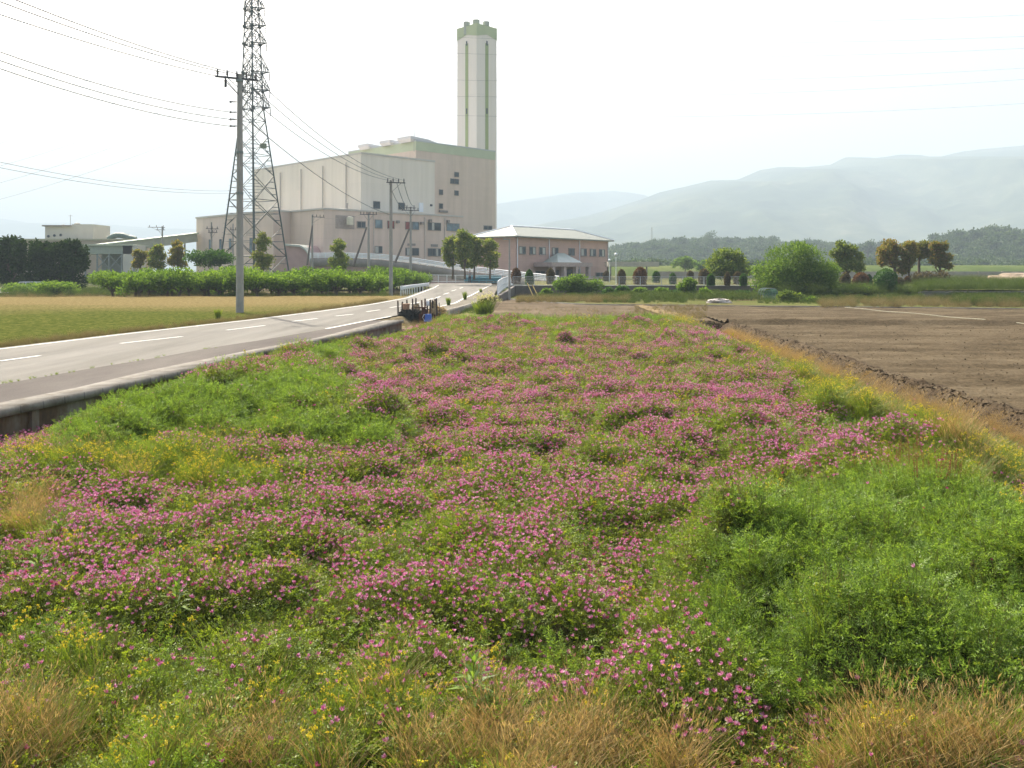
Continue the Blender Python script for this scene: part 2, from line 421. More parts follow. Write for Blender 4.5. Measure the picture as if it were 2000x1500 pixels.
for gi, go, g2 in zip(GIl, GOl, offs(GOl, -.09)):
    z = go[2]
    secs.append([(gi[0], gi[1], gi[2] + .008), (go[0], go[1], z + .03), (go[0] + .012, go[1], z - .10), (g2[0], g2[1], z - .11)])
    secs2.append([(g2[0], g2[1], z - .112), (g2[0], g2[1], z - .35), (g2[0] + .02, g2[1], -.75)])
ribbon3('coping', secs, slab, dw); ribbon3('wall_face', secs2, stain, dw)
pl = MB()
for i in range(0, 50, 3):
    p = secs2[i][0]; pl.box((p[0] + .03, p[1], -.1), (.07, .22, .98))
pl.build('buttress', stain, dw)
def curbline(name, pts, h, wd, z0, label, mat, nseg=None):
    P = [Vector(p) for p in pts]; t = thing(name, label, 'wall', (P[0].x, P[0].y, z0)); s_ = []
    for i, p in enumerate(P):
        a = P[max(i - 1, 0)]; b = P[min(i + 1, len(P) - 1)]; d = (b - a); d.z = 0; d.normalize(); n = Vector((d.y, -d.x, 0)) * wd
        s_.append([(p.x - n.x, p.y - n.y, z0), (p.x - n.x, p.y - n.y, p.z), (p.x, p.y, p.z), (p.x + .02, p.y, z0)])
    ribbon3('wall_body', s_, mat, t); return t
verge_s = soilmat('pad_soil', [(.3, (.08, .06, .035)), (.5, (.15, .12, .07)), (.7, (.24, .20, .12))], 1.2, 12, .04)
cr = [Ur(*p, .02) for p in [(859, 611.5), (880, 605), (905, 598.5), (929, 591), (938, 586)]]
curbline('curb_wall', cr, .3, .22, -.1, 'short pale curved concrete curb wall between the woodpile and the flowering plant', slab)
grid('soil_pad', np.linspace(-6.9, -1.8, 60), np.linspace(37.6, 54, 80), lambda x, y: .15 + .07 * fbm(x * 2, y * 2, 5) + .36 * np.clip((poly_at(ER, y.ravel()).reshape(y.shape) + .75 - x) / .5, 0, 1) - .25 * np.clip((x + 2.6) / .8, 0, 1), verge_s)
# apron of concrete linking the road with the field corner
ap = [Ur(*p, .004) for p in [(826, 621), (857, 611), (880, 604), (905, 597.5), (929, 590), (938, 585), (968, 580.5), (968, 577), (925, 577)]]
def flat(name, pts, mat, kind='structure'):
    me = bpy.data.meshes.new(name); me.from_pydata([tuple(p) for p in pts], [], [tuple(range(len(pts)))]); o = link_mesh(name, me, None, [mat]); o['kind'] = kind; return o
verge = soilmat('verge_soil', [(.3, (.11, .095, .07)), (.5, (.165, .15, .12)), (.7, (.22, .20, .17))], .8, 10, .02)
aL = [Ur(*p, -.004) for p in [(857, 611), (880, 604), (905, 597.5), (929, 590), (940, 584), (968, 578)]]
aR = [Ur(*p, -.004) for p in [(853, 599), (887, 591), (904, 583), (918, 577), (925, 574), (952, 563)]]
sheet('pavement', aL, aR, 2, verge)
pth = sheet('path', [Ur(*p, .006) for p in [(925, 577), (937, 570), (950, 562), (960, 556)]], [Ur(*p, .006) for p in [(965, 577.5), (968, 570), (974, 562), (980, 556)]], 2, verge)
# side branch of the road to the left beyond the guard rail
sheet('side_road', [Ur(600, 559.5, -.006), Ur(700, 558, -.006), Ur(800, 556, -.006), Ur(860, 553, -.006), Ur(960, 553, -.006)],
      [Ur(600, 564, -.006), Ur(700, 562, -.006), Ur(800, 560.5, -.006), Ur(860, 560, -.006), Ur(962, 559, -.006)], 2, asphalt)

# painted lines ------------------------------------------------------
paint = soilmat('road_paint', [(.34, (.30, .29, .26)), (.42, (.60, .59, .55)), (.6, (.72, .71, .67))], 1.5, 25, 0)
def stripe(name, ln, wd, dz=.008):
    a = [(p[0], p[1], p[2] + dz) for p in offs(ln, -wd / 2)]; b = [(p[0], p[1], p[2] + dz) for p in offs(ln, wd / 2)]
    return sheet(name, a, b, 1, paint, smooth=False)
stripe('road_edge_line', line3(EL, yr[yr < 112]), .14)
stripe('road_side_line', line3(ER, np.linspace(33.3, 41.5, 8)), .14)
stripe('road_side_line', line3(ER, np.linspace(50, 110, 60)), .14)
for i, (a, b) in enumerate([((-190, 728), (-90, 716)), ((0, 705.5), (78, 695)), ((235, 671), (356, 657.5)), ((443, 645), (517, 636)), ((570, 628), (620, 622.3)), ((655, 617.5), (690, 613.8)),
                            ((716, 609), (742, 605.3)), ((762, 601), (785, 597.5)), ((803, 593.5), (820, 590)), ((833, 586.5), (846, 583)), ((850, 583), (860, 579)), ((866, 575), (877, 572)), ((882, 568.5), (891, 566)), ((898, 563.3), (904, 561.3))]):
    stripe('lane_dash', [Ur(*a), Ur(*b)], .15)

# dry field left of the road ------------------------------------------
def dryfield():
    m, t, p = _nodes('dry_stubble_field')
    tc = t.nodes.new('ShaderNodeTexCoord'); sp = t.nodes.new('ShaderNodeSeparateXYZ'); lk(t, tc.outputs['Object'], sp.inputs[0])
    b = noise(t, mapping(t, (1, 1, 1)), 5, 6, .75); big = noise(t, mapping(t, (.5, 1, 1)), .12, 4)
    tan = ramp(t, [(.36, (.085, .066, .026)), (.5, (.17, .132, .058)), (.64, (.27, .215, .11))], b)
    grn = ramp(t, [(.36, (.03, .042, .008)), (.5, (.068, .082, .018)), (.64, (.14, .135, .04))], b)
    # the half nearer the camera is green
    ma = t.nodes.new('ShaderNodeMath'); ma.operation = 'MULTIPLY_ADD'; lk(t, sp.outputs['Y'], ma.inputs[0]); ma.inputs[1].default_value = -.055; ma.inputs[2].default_value = 2.85
    mb = t.nodes.new('ShaderNodeMath'); mb.operation = 'MULTIPLY_ADD'; lk(t, big, mb.inputs[0]); mb.inputs[1].default_value = 1.1; lk(t, ma.outputs[0], mb.inputs[2])
    fac = ramp(t, [(.25, (0, 0, 0)), (.95, (1, 1, 1))], mb.outputs[0])
    lk(t, mixc(t, fac, tan, grn), p.inputs['Base Color']); p.inputs['Roughness'].default_value = 1; p.inputs['Specular IOR Level'].default_value = 0; bump(t, p, b, 1, .06); return m
drym = dryfield()
yd = np.concatenate([np.linspace(-12, 50, 63), np.linspace(51, 72, 22)])
Ld = line3(EL, yd); ldz = offs(Ld, -.34)
sheet('dry_field', [(-130 - y * .3, y, .42) for y in yd], [(p[0], p[1], p[2] - .01) for p in ldz], 160, drym,
      zf=lambda x, y, z: z - .08 * fbm(x * .5, y * .5, 5) )
# low bank under the orchard with a little soil wall
ob = [U(*p, .32) for p in [(-150, 577), (0, 578), (160, 580), (240, 586), (420, 588), (560, 588), (680, 586), (740, 580), (800, 571.5)]]
orchg = soilmat('orchard_floor', [(.3, (.06, .045, .025)), (.5, (.11, .08, .05)), (.68, (.10, .13, .03)), (.8, (.17, .16, .07))], .35, 6, .05)
sheet('orchard_ground', [(p.x, p.y, .34) for p in ob], [(XP(q, 108), 108, .45) for q in (-150, 0, 160, 240, 420, 560, 680, 740, 800)], 40, orchg,
      zf=lambda x, y, z: z + .10 * fbm(x * .7, y * .7, 9))

# flower field -----------------------------------------------------------
BL = [U(*p, 0) for p in [(2000, 857), (1901, 824), (1769, 775), (1637, 732), (1538, 695), (1439, 656)]]      # foot of the earth bank
BU = [U(*p, .35) for p in [(2000, 808), (1868, 770), (1736, 732), (1604, 687), (1472, 646)]]                   # its crest
def XL(y): return poly_at(GO, y)
def XRt(y): return poly_at(BL, y)

# vegetation map: soft patches in the photograph's coordinates, read back on the ground
VEG = dict(
 G=[(420,790,250,75,1.5),(170,850,110,50,.9),(600,745,90,40,1.0),(655,685,75,22,1.5),(835,700,95,26,1.1),(690,850,130,38,.95),(740,832,60,22,.9),(1740,1130,260,170,2.2),(1960,1300,220,180,2.0),
    (1560,1090,190,100,1.2),(1480,1200,160,110,.9),(1650,1310,150,70,.9),(1250,637,60,12,1.2),(960,640,120,14,1.1),(1305,675,28,14,1.3),(1100,678,26,12,1.2),(1230,850,100,40,.5),(1420,860,120,50,.8),
    (1560,758,50,36,.8),(1640,830,90,20,.9),(480,1320,230,100,.7),(740,1400,60,30,.3),(940,1395,50,26,.8),(1000,960,90,30,.3),(300,1460,120,40,.6),(1200,1260,60,40,.3),(1700,960,160,40,.7),(1830,1010,140,60,1.0)],
 Y=[(420,925,180,50,1.5),(240,905,120,40,1.0),(570,830,100,30,.9),(70,905,90,34,.9),(1500,690,50,25,.9),(1560,715,70,28,.8),(1640,775,130,32,1.2),(1900,900,130,60,1.3),(1500,960,120,26,.9),(1230,930,70,16,.8),
    (700,1375,160,40,.62),(120,1290,150,50,.6),(1780,850,90,30,.5),(1980,1010,90,60,.8),(1240,1350,60,30,.7),(420,1290,80,30,.4),(1380,1290,60,40,.2),(640,790,60,20,.7),(1480,1450,80,30,.5)],
 T=[(830,642,70,12,1.0),(60,1010,120,75,1.8),(0,1450,260,60,1.15),(450,1470,220,36,.9),(1100,1470,260,62,2.1),(720,1500,180,30,.7),(1330,1500,320,34,1.3),(1830,1460,330,55,2.2),(1470,672,60,20,1.1),(1600,735,80,28,.9),(1750,800,100,30,1.1),(1900,845,110,36,1.4),(2010,885,90,40,1.3),
    (400,1440,200,50,.5),(180,960,100,30,.7),(1700,1370,120,30,.8)],
 D=[(1680,905,95,34,.85),(1880,950,80,44,.6),(1430,940,90,20,.4),(1790,915,60,40,.8)],
 P=[(1050,690,430,45,.7),(1000,652,300,18,.5),(1350,720,160,50,.5),(1100,760,360,110,.8),(1000,1060,420,150,.7),(300,1010,250,60,.9),(150,1120,200,80,.6),(900,1220,350,110,.6),(520,880,60,26,.9),(1600,880,200,30,.5),(1480,1430,160,60,1.5),(1780,850,60,30,.6),(900,660,250,16,.7),(1500,700,90,12,.4)],
)
def fields(px, py, x, y):
    out = {}
    for k, bl in VEG.items():
        f = np.zeros_like(px)
        for (cx, cy_, rx, ry, a) in bl: f += a * np.exp(-((px - cx) / rx) ** 2 - ((py - cy_) / ry) ** 2)
        out[k] = f + .5 * (fbm(x * .55, y * .55, 31 + ord(k)) - .5) + .55 * (fbm(x * 2.1, y * 2.1, 77 + ord(k), 2) - .5)
    out['P'] += .80; out['Y'] += .02; out['T'] -= .32
    # grassy rim beside the earth bank
    out['T'] += 2.0 * np.exp(-((XRt(y) - x) / 1.15) ** 2); out['Y'] += .8 * np.exp(-((XRt(y) - x - 1.7) / .8) ** 2)
    return out
def topix(x, y, z): yy = np.maximum(y, 1.5); return 1000 + F * x / yy, HY + F * (CZ - z) / yy
def canopy(x, y):
    """height of the top of the vegetation above the field datum"""
    px, py = topix(x, y, .22 + 0 * x); f = fields(px, py, x, y)
    g = np.clip(f['G'] - .35, 0, 1.2); tt = np.clip(f['T'] - .4, 0, 1)
    bl_ = np.clip(np.abs(2 * fbm(x * .85, y * .85, 3, 2) - 1) * 2.6, 0, 1) ** .6; h = .06 + .30 * bl_ + .12 * (fbm(x * .5, y * .5, 19, 2) - .4) + .13 * (vn(x * 2.2, y * 2.2, 8) - .5) + g * (.02 + .40 * np.clip(np.abs(2 * fbm(x * 1.1, y * 1.1, 12, 2) - 1) * 2.8, 0, 1) ** .6 + .12 * vn(x * 3.3, y * 3.3, 15)) - .07 * tt
    edge = np.clip((x - XL(y) - .45) / 1.5, 0, 1); edr = np.clip((XRt(y) - x - .6) / 1.3, 0, 1); h = h * (.02 + .98 * edge) * (.02 + .98 * edr)
    h = h + .08 * np.clip((y - 28) / 10, 0, 1) * np.exp(-np.maximum(x - XL(y), 0) / 1.5); far = np.clip((y - 38.5) / 3.5, 0, 1); return h * (1 - far) + .13 * far
yf = np.concatenate([np.linspace(-2, 12, 141), np.linspace(12.2, 30, 90), np.linspace(30.4, 50, 50)])
soilv = leafy_ground()
sheet('meadow_ground', [(x - .02, y, 0) for x, y in zip(XL(yf), yf)], [(x + .05, y, 0) for x, y in zip(XRt(yf), yf)], 130, soilv,
      zf=lambda x, y, z: np.clip(canopy(x, y) - .17, -.05, 1))

# plowed terrace on the right, with a crumbly bank towards the flowers
plow = soilmat('plowed_soil', [(.34, (.034, .026, .014)), (.47, (.072, .054, .032)), (.56, (.105, .081, .050)), (.68, (.14, .11, .070))], .25, 9, .06, (1, 2.5, 1), rot=R(-8))
def zp(x, y, z):
    ridge = .24 * np.exp(-((y - (40.4 - .06 * (x - 15))) / .35) ** 2) - .08 * np.exp(-((y - (39.6 - .06 * (x - 15))) / .4) ** 2)
    fur = .026 * np.sin((x * .05 + y) * 6.2832 / 1.15) * (y > 12)
    return .33 + ridge + fur + .07 * (fbm(x * 2.2, y * 2.2, 4) - .5) + .05 * (fbm(x * 7, y * 7, 6, 2) - .5)
yp = np.concatenate([np.linspace(-3, 25, 187), np.linspace(25.2, 62, 185)])
cur = [U(*p, .4) for p in [(960, 580.5), (1020, 585), (1080, 590), (1140, 593.5), (1234, 594.5), (1327, 595), (1463, 597), (1626, 598), (2000, 602), (2500, 608)]]
def xbu(y): return poly_at(BU, y)
rs = []; rl = []
fr = np.linspace(0, 1, 260) ** 1.6
X2 = np.array([[xbu(y) + q * (60 - xbu(y)) for q in fr] for y in yp]); Y2 = np.repeat(yp[:, None], len(fr), 1)
Y2 = Y2 + 0
V = np.stack([X2, Y2, zp(X2, Y2, 0)], -1).reshape(-1, 3); n_, m_ = X2.shape
i_, j_ = np.meshgrid(np.arange(n_ - 1), np.arange(m_ - 1), indexing='ij'); a_ = (i_ * m_ + j_).ravel()
o = npmesh('plowed_field', V, np.stack([a_, a_ + 1, a_ + m_ + 1, a_ + m_], 1), [plow], smooth=True); o['kind'] = 'structure'
# earth bank strip
bankm = soilmat('bank_soil', [(.3, (.03, .022, .014)), (.45, (.065, .047, .03)), (.6, (.11, .083, .053)), (.75, (.17, .135, .085))], 1.5, 12, .09)
yb = np.concatenate([np.linspace(-3, 25, 281), np.linspace(25.1, 41, 110)])
def zbk(x, y, z):
    q = np.clip((x - XRt(y) + .28) / (xbu(y) - XRt(y) + .36), 0, 1.6)
    return -.05 + np.minimum(q, 1) ** .9 * .43 + (.16 * (fbm(x * 3.0, y * 3.0, 91, 3) - .5) + .06 * (vn(x * 11, y * 11, 93) - .5)) * np.clip(q * 2, 0, 1) * np.clip((1.6 - q) * 2.5, 0, 1) - .07 * np.clip((q - 1) / .5, 0, 1)
sheet('earth_bank', [(x - .28, y, 0) for x, y in zip(XRt(yb), yb)], [(x + .55, y, 0) for x, y in zip(xbu(yb), yb)], 30, bankm, zf=zbk)
# plowed strips beyond the flowers
plow2 = soilmat('plowed_strip_soil', [(.36, (.05, .036, .022)), (.47, (.092, .07, .046)), (.58, (.13, .10, .066)), (.7, (.19, .15, .095))], .3, 7, .05, (1, 1, 1))
ys3 = np.linspace(41, 78, 150)
sheet('plowed_strip', [(XP(880, y) if y < 60 else XP(880 + (y - 60) * 4, y), y, .2) for y in ys3], [(13.5 + (y - 41) * .15, y, .2) for y in ys3], 90, plow2,
      zf=lambda x, y, z: .18 + np.clip((y - 42) / 8, 0, 1) * .14 + .05 * (fbm(x * 2.5, y * 2.5, 41) - .5) + .05 * np.exp(-((y - 48.5) / .4) ** 2))
strawm = soilmat('straw_path', [(.3, (.13, .09, .045)), (.5, (.20, .15, .08)), (.7, (.27, .21, .12))], 1.5, 14, .04)
sheet('path', [U(px, py, .37) for px, py in [(1240, 596), (1262, 605), (1290, 614), (1320, 624)]], [U(px, py, .37) for px, py in [(1252, 594.5), (1290, 603), (1330, 613), (1365, 624)]], 3, strawm)
sheet('grass_strip', [U(px, py, .33) for px, py in [(866, 624), (905, 611), (930, 598), (945, 589)]], [U(px, py, .33) for px, py in [(925, 624), (945, 611), (957, 598), (962, 589)]], 3,
      soilmat('verge_grass', [(.3, (.09, .10, .03)), (.5, (.15, .16, .05)), (.7, (.28, .23, .11))], 1, 9, .05))
curbm = plain('field_curb', (.14, .125, .105), .9, .3, 2, bmp=.01)
curbline('field_curb', [(p.x, p.y, .40) for p in cur], .3, .2, 0.0, 'long low dark concrete edging along the far side of the plowed fields', curbm)
# garden ground behind it
gard = soilmat('garden_soil', [(.36, (.06, .055, .02)), (.45, (.11, .085, .04)), (.55, (.08, .10, .022)), (.66, (.14, .13, .05))], .35, 5, .05)
yg = np.linspace(0, 1, 10)
sheet('garden_ground', [(p.x, p.y + .2, .37) for p in cur], [(XP(px, 82), 82, .40) for px in (960, 1020, 1080, 1140, 1234, 1327, 1463, 1626, 2000, 2500)], 30, gard,
      zf=lambda x, y, z: z + .05 * fbm(x, y, 3))
# grass terrace carrying the hedges, ramp and office
terr = soilmat('terrace_grass', [(.3, (.04, .055, .016)), (.5, (.085, .095, .028)), (.7, (.17, .145, .065))], .15, 4, .05)
grid('terrace_ground', np.linspace(1.6, 140, 60), np.linspace(82.2, 226, 50), lambda x, y: 1.33 + .12 * fbm(x * .1, y * .1, 7) + 0 * x, terr)

# levee far right
lev = soilmat('levee_grass', [(.3, (.04, .065, .014)), (.5, (.07, .10, .022)), (.7, (.13, .14, .045))], .1, 2, .05)
grid('levee', np.linspace(20, 260, 90), np.array([218., 222, 230, 234, 240]), lambda x, y: np.interp(y, [218, 222, 230, 234, 240], [1.2, 2.9, 3.95, 3.95, 2]) + .25 * fbm(x * .08, y * .2, 3), lev)
lw = MB(); lw.box((150, 150, 1.95), (250, .5, 1.3)); 
for k in range(60): lw.box((27 + k * 4.1, 149.7, 1.98), (.25, .25, 1.36))
o = lw.build('canal_wall', plain('canal_wall_concrete', (.30, .27, .22), .9, .2, .8)); tag(o, 'long pale concrete canal wall with ribs in front of the distant green levee', 'wall')

# retaining wall in front of the clipped hedges
rw = thing('retaining_wall', 'long dark grey retaining wall below the row of clipped hedges', 'wall', (XP(1240, 82), 82, .3))
m_ = MB(); xa, xb = XP(1000, 82), XP(1560, 82); m_.box(((xa + xb) / 2, 82, .84), (xb - xa, .3, .98)); m_.build('wall_face', plain('dark_wall', (.115, .10, .09), .9, .3, 1.5, bmp=.01), rw)
m_ = MB(); m_.box(((xa + xb) / 2, 82, 1.365), (xb - xa + .1, .4, .06)); m_.build('coping', plain('wall_coping', (.45, .43, .40), .8, .1), rw)
# wing of that wall coming towards the camera beside the railing
RA, RB = W(972, 577, 70), W(1003, 557, 98)
m_ = MB(); P0 = Vector((XP(972, 70), 70, 0)); P1 = Vector((XP(1001, 82), 82, 0))
m_.prism([(P0.x, P0.y), (P0.x + .25, P0.y), (P1.x + .25, P1.y), (P1.x, P1.y)], -.1, [.80, .80, 1.32, 1.32]); o = m_.build('wing_wall', MATS['dark_wall'])
tag(o, 'short sloping dark concrete wing wall under the curved white railing', 'wall')
# right-hand canal wall
m_ = MB(); xa, xb = XP(1795, 74), XP(2400, 74); m_.box(((xa + xb) / 2, 74, .55), (xb - xa, .3, .9)); o = m_.build('canal_side_wall', plain('canal_side', (.20, .20, .19), .9, .25, 1))
tag(o, 'grey concrete canal side wall below the grassy bank at the far right', 'wall')
grid('grass_bank', np.linspace(XP(1790, 74), 110, 60), np.linspace(74.2, 82, 8), lambda x, y: .98 + (y - 74) * .045 + .25 * fbm(x * .3, y * .3, 5), terr)

# ================================================================== HILLS AND MOUNTAINS
def ridge(name, pts, Yc, Y0, Yb, mat, rough, seed, nx=260, ny=60, x0=-600, x1=2600, spur=.0, zbase=0):
    """land form whose crest follows (px,row) points at distance Yc, foot at Y0, falling again to Yb"""
    P = np.array(pts, float); px = np.linspace(x0, x1, nx); crest = CZ - (np.interp(px, P[:, 0], P[:, 1]) - HY) * Yc / F
    X = (px - 1000) * Yc / F; t = np.concatenate([np.linspace(0, 1, ny), np.linspace(1, 2, ny // 3)[1:]])
    Yv = np.where(t <= 1, Y0 + (Yc - Y0) * t, Yc + (Yb - Yc) * (t - 1))
    XX, TT = np.meshgrid(X, t); YY = np.repeat(Yv[:, None], nx, 1); CC = np.repeat(crest[None], len(t), 0)
    prof = np.where(TT <= 1, np.sin(TT * np.pi / 2) ** 1.15, np.cos((TT - 1) * np.pi / 2))
    sc = (Yc - Y0)
    wob = (fbm(XX / sc * 1.2 + 5, YY / sc * 1.2, seed + 5, 3) - .5) * 1.3
    rn = 1 - np.abs(2 * fbm(XX / sc * 3.0 + wob, YY / sc * 1.3 + wob, seed, 5) - 1) * 1.0
    rn2 = fbm(XX / sc * 14, YY / sc * 14, seed + 3, 4) - .5
    env = np.clip(4 * TT * (1 - TT), 0, 1) * (TT <= 1)
    Z = zbase + (CC - zbase) * prof + (CC - zbase) * (spur * (rn - .75) * env + rough * rn2 * (env + .12))
    Z = np.where(TT < 1, np.minimum(Z, CZ + (CC - CZ) * YY / Yc * .985), Z)      # spurs stay below the crest
    V = np.stack([XX, YY, Z], -1).reshape(-1, 3); n, m = XX.shape
    i, j = np.meshgrid(np.arange(n - 1), np.arange(m - 1), indexing='ij'); a = (i * m + j).ravel()
    o = npmesh(name, V, np.stack([a, a + 1, a + m + 1, a + m], 1), [mat], smooth=True); o['kind'] = 'structure'
    return XX, YY, Z
mount = soilmat('mountain_wood', [(.38, (.015, .03, .016)), (.5, (.04, .06, .03)), (.6, (.08, .095, .05)), (.7, (.18, .16, .11))], .004, .03, 0)
mainr = [(-900, 460), (900, 450), (1040, 440), (1075, 433), (1110, 428), (1150, 420), (1200, 406), (1252, 390), (1288, 376), (1332, 366), (1388, 352), (1440, 351), (1484, 333), (1520, 327), (1568, 327), (1624, 321), (1652, 307), (1712, 308), (1760, 302), (1800, 303), (1828, 308), (1880, 296), (1920, 291), (1980, 286), (2050, 279), (2300, 262), (2700, 280)]
ridge('mountain', mainr, 3000, 1500, 3900, mount, .10, 11, nx=420, ny=110, x0=900, x1=2700, spur=.55)
ridge('mountain', [(600, 430), (900, 402), (970, 398), (1000, 393), (1060, 385), (1120, 376), (1160, 375), (1200, 372), (1230, 378), (1250, 388), (1300, 380), (1400, 370), (1800, 380)], 4600, 3400, 5400, mount, .08, 23, nx=300, x0=500, x1=1900, spur=.4)
ridge('mountain', [(-900, 440), (-300, 430), (-100, 424), (0, 427), (30, 431), (60, 438), (110, 434), (160, 436), (200, 437), (240, 441), (300, 446), (380, 447), (480, 452), (700, 455), (980, 450)], 4800, 3500, 5600, mount, .08, 29, nx=300, x0=-900, x1=980, spur=.4)
# nearer dark spur at the right edge
ridge('mountain', [(1500, 500), (1650, 478), (1760, 462), (1850, 447), (1920, 424), (2000, 405), (2200, 370), (2600, 380)], 1900, 1200, 2400, mount, .12, 37, nx=260, ny=70, x0=1500, x1=2600, spur=.5)

# wooded hills nearer by: land form plus a wood of separate crowns
def proto_crown(seed, n=420, size=.95, R3=(3.4, 3.4, 3.6), mat='forest'):
    rng = np.random.default_rng(seed); B = blobset(rng, 7, R3, 1.7, (0, 0, 3.2), low=-.3)
    V, Fc = crown(rng, B, n, size, 1.3); return npmesh('wood_crown_%d' % seed, V, Fc, [LM[mat]], link=False)
def proto_col(name, meshes):
    c = bpy.data.collections.new(name)
    for i, me in enumerate(meshes):
        o = bpy.data.objects.new('%s_source_%02d' % (name, i), me); c.objects.link(o)
    return c
def scatter(name, P, rot, scl, idx, col, label, cat, group=None, kind='stuff'):
    """one object made of many small plants, instanced on points"""
    me = bpy.data.meshes.new(name + '_points'); me.vertices.add(len(P)); me.vertices.foreach_set('co', np.asarray(P, np.float32).ravel())
    for nm, tp, arr in (('rot', 'FLOAT_VECTOR', rot), ('scl', 'FLOAT_VECTOR', scl)):
        a = me.attributes.new(nm, tp, 'POINT'); a.data.foreach_set('vector', np.asarray(arr, np.float32).ravel())
    a = me.attributes.new('pick', 'INT', 'POINT'); a.data.foreach_set('value', np.asarray(idx, np.int32))
    me.update(); o = bpy.data.objects.new(name, me); COL.objects.link(o)
    ng = bpy.data.node_groups.new(name + '_scatter', 'GeometryNodeTree')
    ng.interface.new_socket('Geometry', in_out='INPUT', socket_type='NodeSocketGeometry')
    ng.interface.new_socket('Geometry', in_out='OUTPUT', socket_type='NodeSocketGeometry')
    N = ng.nodes; gi = N.new('NodeGroupInput'); go = N.new('NodeGroupOutput')
    ci = N.new('GeometryNodeCollectionInfo'); ci.inputs['Collection'].default_value = col
    ci.inputs['Separate Children'].default_value = True; ci.inputs['Reset Children'].default_value = True
    ip = N.new('GeometryNodeInstanceOnPoints'); ip.inputs['Pick Instance'].default_value = True
    def attr(nm, dt):
        q = N.new('GeometryNodeInputNamedAttribute'); q.data_type = dt; q.inputs['Name'].default_value = nm; return q
    r_ = attr('rot', 'FLOAT_VECTOR'); s_ = attr('scl', 'FLOAT_VECTOR'); i_ = attr('pick', 'INT')
    er = N.new('FunctionNodeEulerToRotation')
    L_ = ng.links.new
    L_(gi.outputs[0], ip.inputs['Points']); L_(ci.outputs[0], ip.inputs['Instance']); L_(i_.outputs['Attribute'], ip.inputs['Instance Index'])
    L_(r_.outputs['Attribute'], er.inputs[0]); L_(er.outputs[0], ip.inputs['Rotation']); L_(s_.outputs['Attribute'], ip.inputs['Scale'])
    L_(ip.outputs[0], go.inputs[0])
    md = o.modifiers.new('scatter', 'NODES'); md.node_group = ng
    return tag(o, label, cat, group, kind)
WOODC = proto_col('wood_crowns', [proto_crown(s) for s in (1, 2, 3, 4)])
hillm = soilmat('hill_undergrowth', [(.3, (.03, .045, .015)), (.6, (.06, .08, .025)), (.8, (.1, .11, .04))], .05, .6, 0)
def woodhill(pts, Yc, Y0, Yb, seed, n, x0, x1, label, smin=.8, smax=1.5):
    XX, YY, Z = ridge('hill', [(a, b + 15) for a, b in pts], Yc, Y0, Yb, hillm, .05, seed, nx=160, ny=36, x0=x0, x1=x1, zbase=1)
    rng = np.random.default_rng(seed); r = rng.integers(0, XX.shape[0] - 12, n); c = rng.integers(0, XX.shape[1], n)
    P = np.stack([XX[r, c] + rng.normal(size=n) * 4, YY[r, c] + rng.normal(size=n) * 4, Z[r, c] - 1.0], 1)
    s = (smin + (smax - smin) * rng.random(n) ** 2) * (.7 + .6 * fbm(P[:, 0] * .02, P[:, 1] * .02, seed))
    scatter('wooded_hillside', P, np.stack([0 * s, 0 * s, rng.random(n) * 6.28], 1), np.stack([s, s, s * (.8 + .4 * rng.random(n))], 1), rng.integers(0, 4, n), WOODC, label, 'woodland')
woodhill([(1000, 505), (1150, 492), (1200, 479), (1240, 471), (1300, 466), (1345, 468), (1370, 464), (1420, 466), (1440, 469), (1500, 468), (1560, 472), (1640, 478), (1700, 474), (1790, 480), (1900, 490), (2100, 495), (2400, 490)], 700, 470, 900, 51, 4200, 1000, 2400,
         'hazy blue green wooded hill behind the office and the big bush', .6, 1.25)
woodhill([(1600, 515), (1720, 492), (1790, 472), (1830, 462), (1860, 455), (1895, 451), (1950, 455), (2000, 452), (2100, 440), (2400, 430)], 520, 350, 680, 57, 2400, 1620, 2400,
         'darker wooded hill rising at the right edge behind the orange trees', .6, 1.2)
# tree line at the levee foot, right
rng = np.random.default_rng(5); n = 500
P = np.stack([XP(rng.uniform(1180, 2300, n), 300), 285 + rng.random(n) * 60, 1.0 + rng.random(n) * 1.2], 1); s = .35 + .45 * rng.random(n)
scatter('tree_line', P, np.stack([0 * s, 0 * s, rng.random(n) * 6.28], 1), np.stack([s * 1.3, s * 1.3, s], 1), rng.integers(0, 4, n), WOODC, 'low pale green tree line just beyond the grassy levee', 'trees')
# two outstanding crowns on the hill crest
def hilltree(px, top, Y, wpx, label, seed, m='forest'):
    r = wpx / 2 * Y / F; z = ZP(top, Y) - r * 1.6; x = XP(px, Y); rng = np.random.default_rng(seed)
    tree('hill_tree', label, 'tree', (x, Y, z), blobset(rng, 12, (r, r, r * .8), r * .45, (0, 0, r * .8), low=-.5), 1500, .9, LM[m], h0=r * .6, r0=.5, seed=seed)
hilltree(1392, 453, 640, 42, 'broad rounded tree standing above the crest of the hazy hill', 3)
hilltree(1509, 461, 640, 28, 'small dark crown on the hill crest right of the big bush top', 4)
hilltree(1695, 470, 480, 42, 'hazy blue green tree behind the orange trees', 6)
hilltree(1318, 466, 640, 20, 'small round crown on the hill crest left of the broad one', 9)
# pale green bushes in front of the hills
for i, (px, top, bot, Y, wd) in enumerate([(1338, 502, 530, 200, 60), (1375, 507, 530, 205, 40), (1250, 505, 528, 320, 60)]):
    r = wd / 2 * Y / F; rng = np.random.default_rng(i + 70); h = ZP(top, Y) - ZP(bot, Y)
    tree('levee_bush', ['pale green bush mass left of the umbrella tree', 'smaller pale green bush behind the umbrella tree', 'pale yellowish bush behind the flat roofed shelter'][i], 'bush',
         (XP(px, Y), Y, ZP(bot, Y)), blobset(rng, 12, (r, r * .6, h * .5), h * .28, (0, 0, h * .5)), 1600, .45, LM['bush'], h0=h * .4, r0=.12, seed=i)

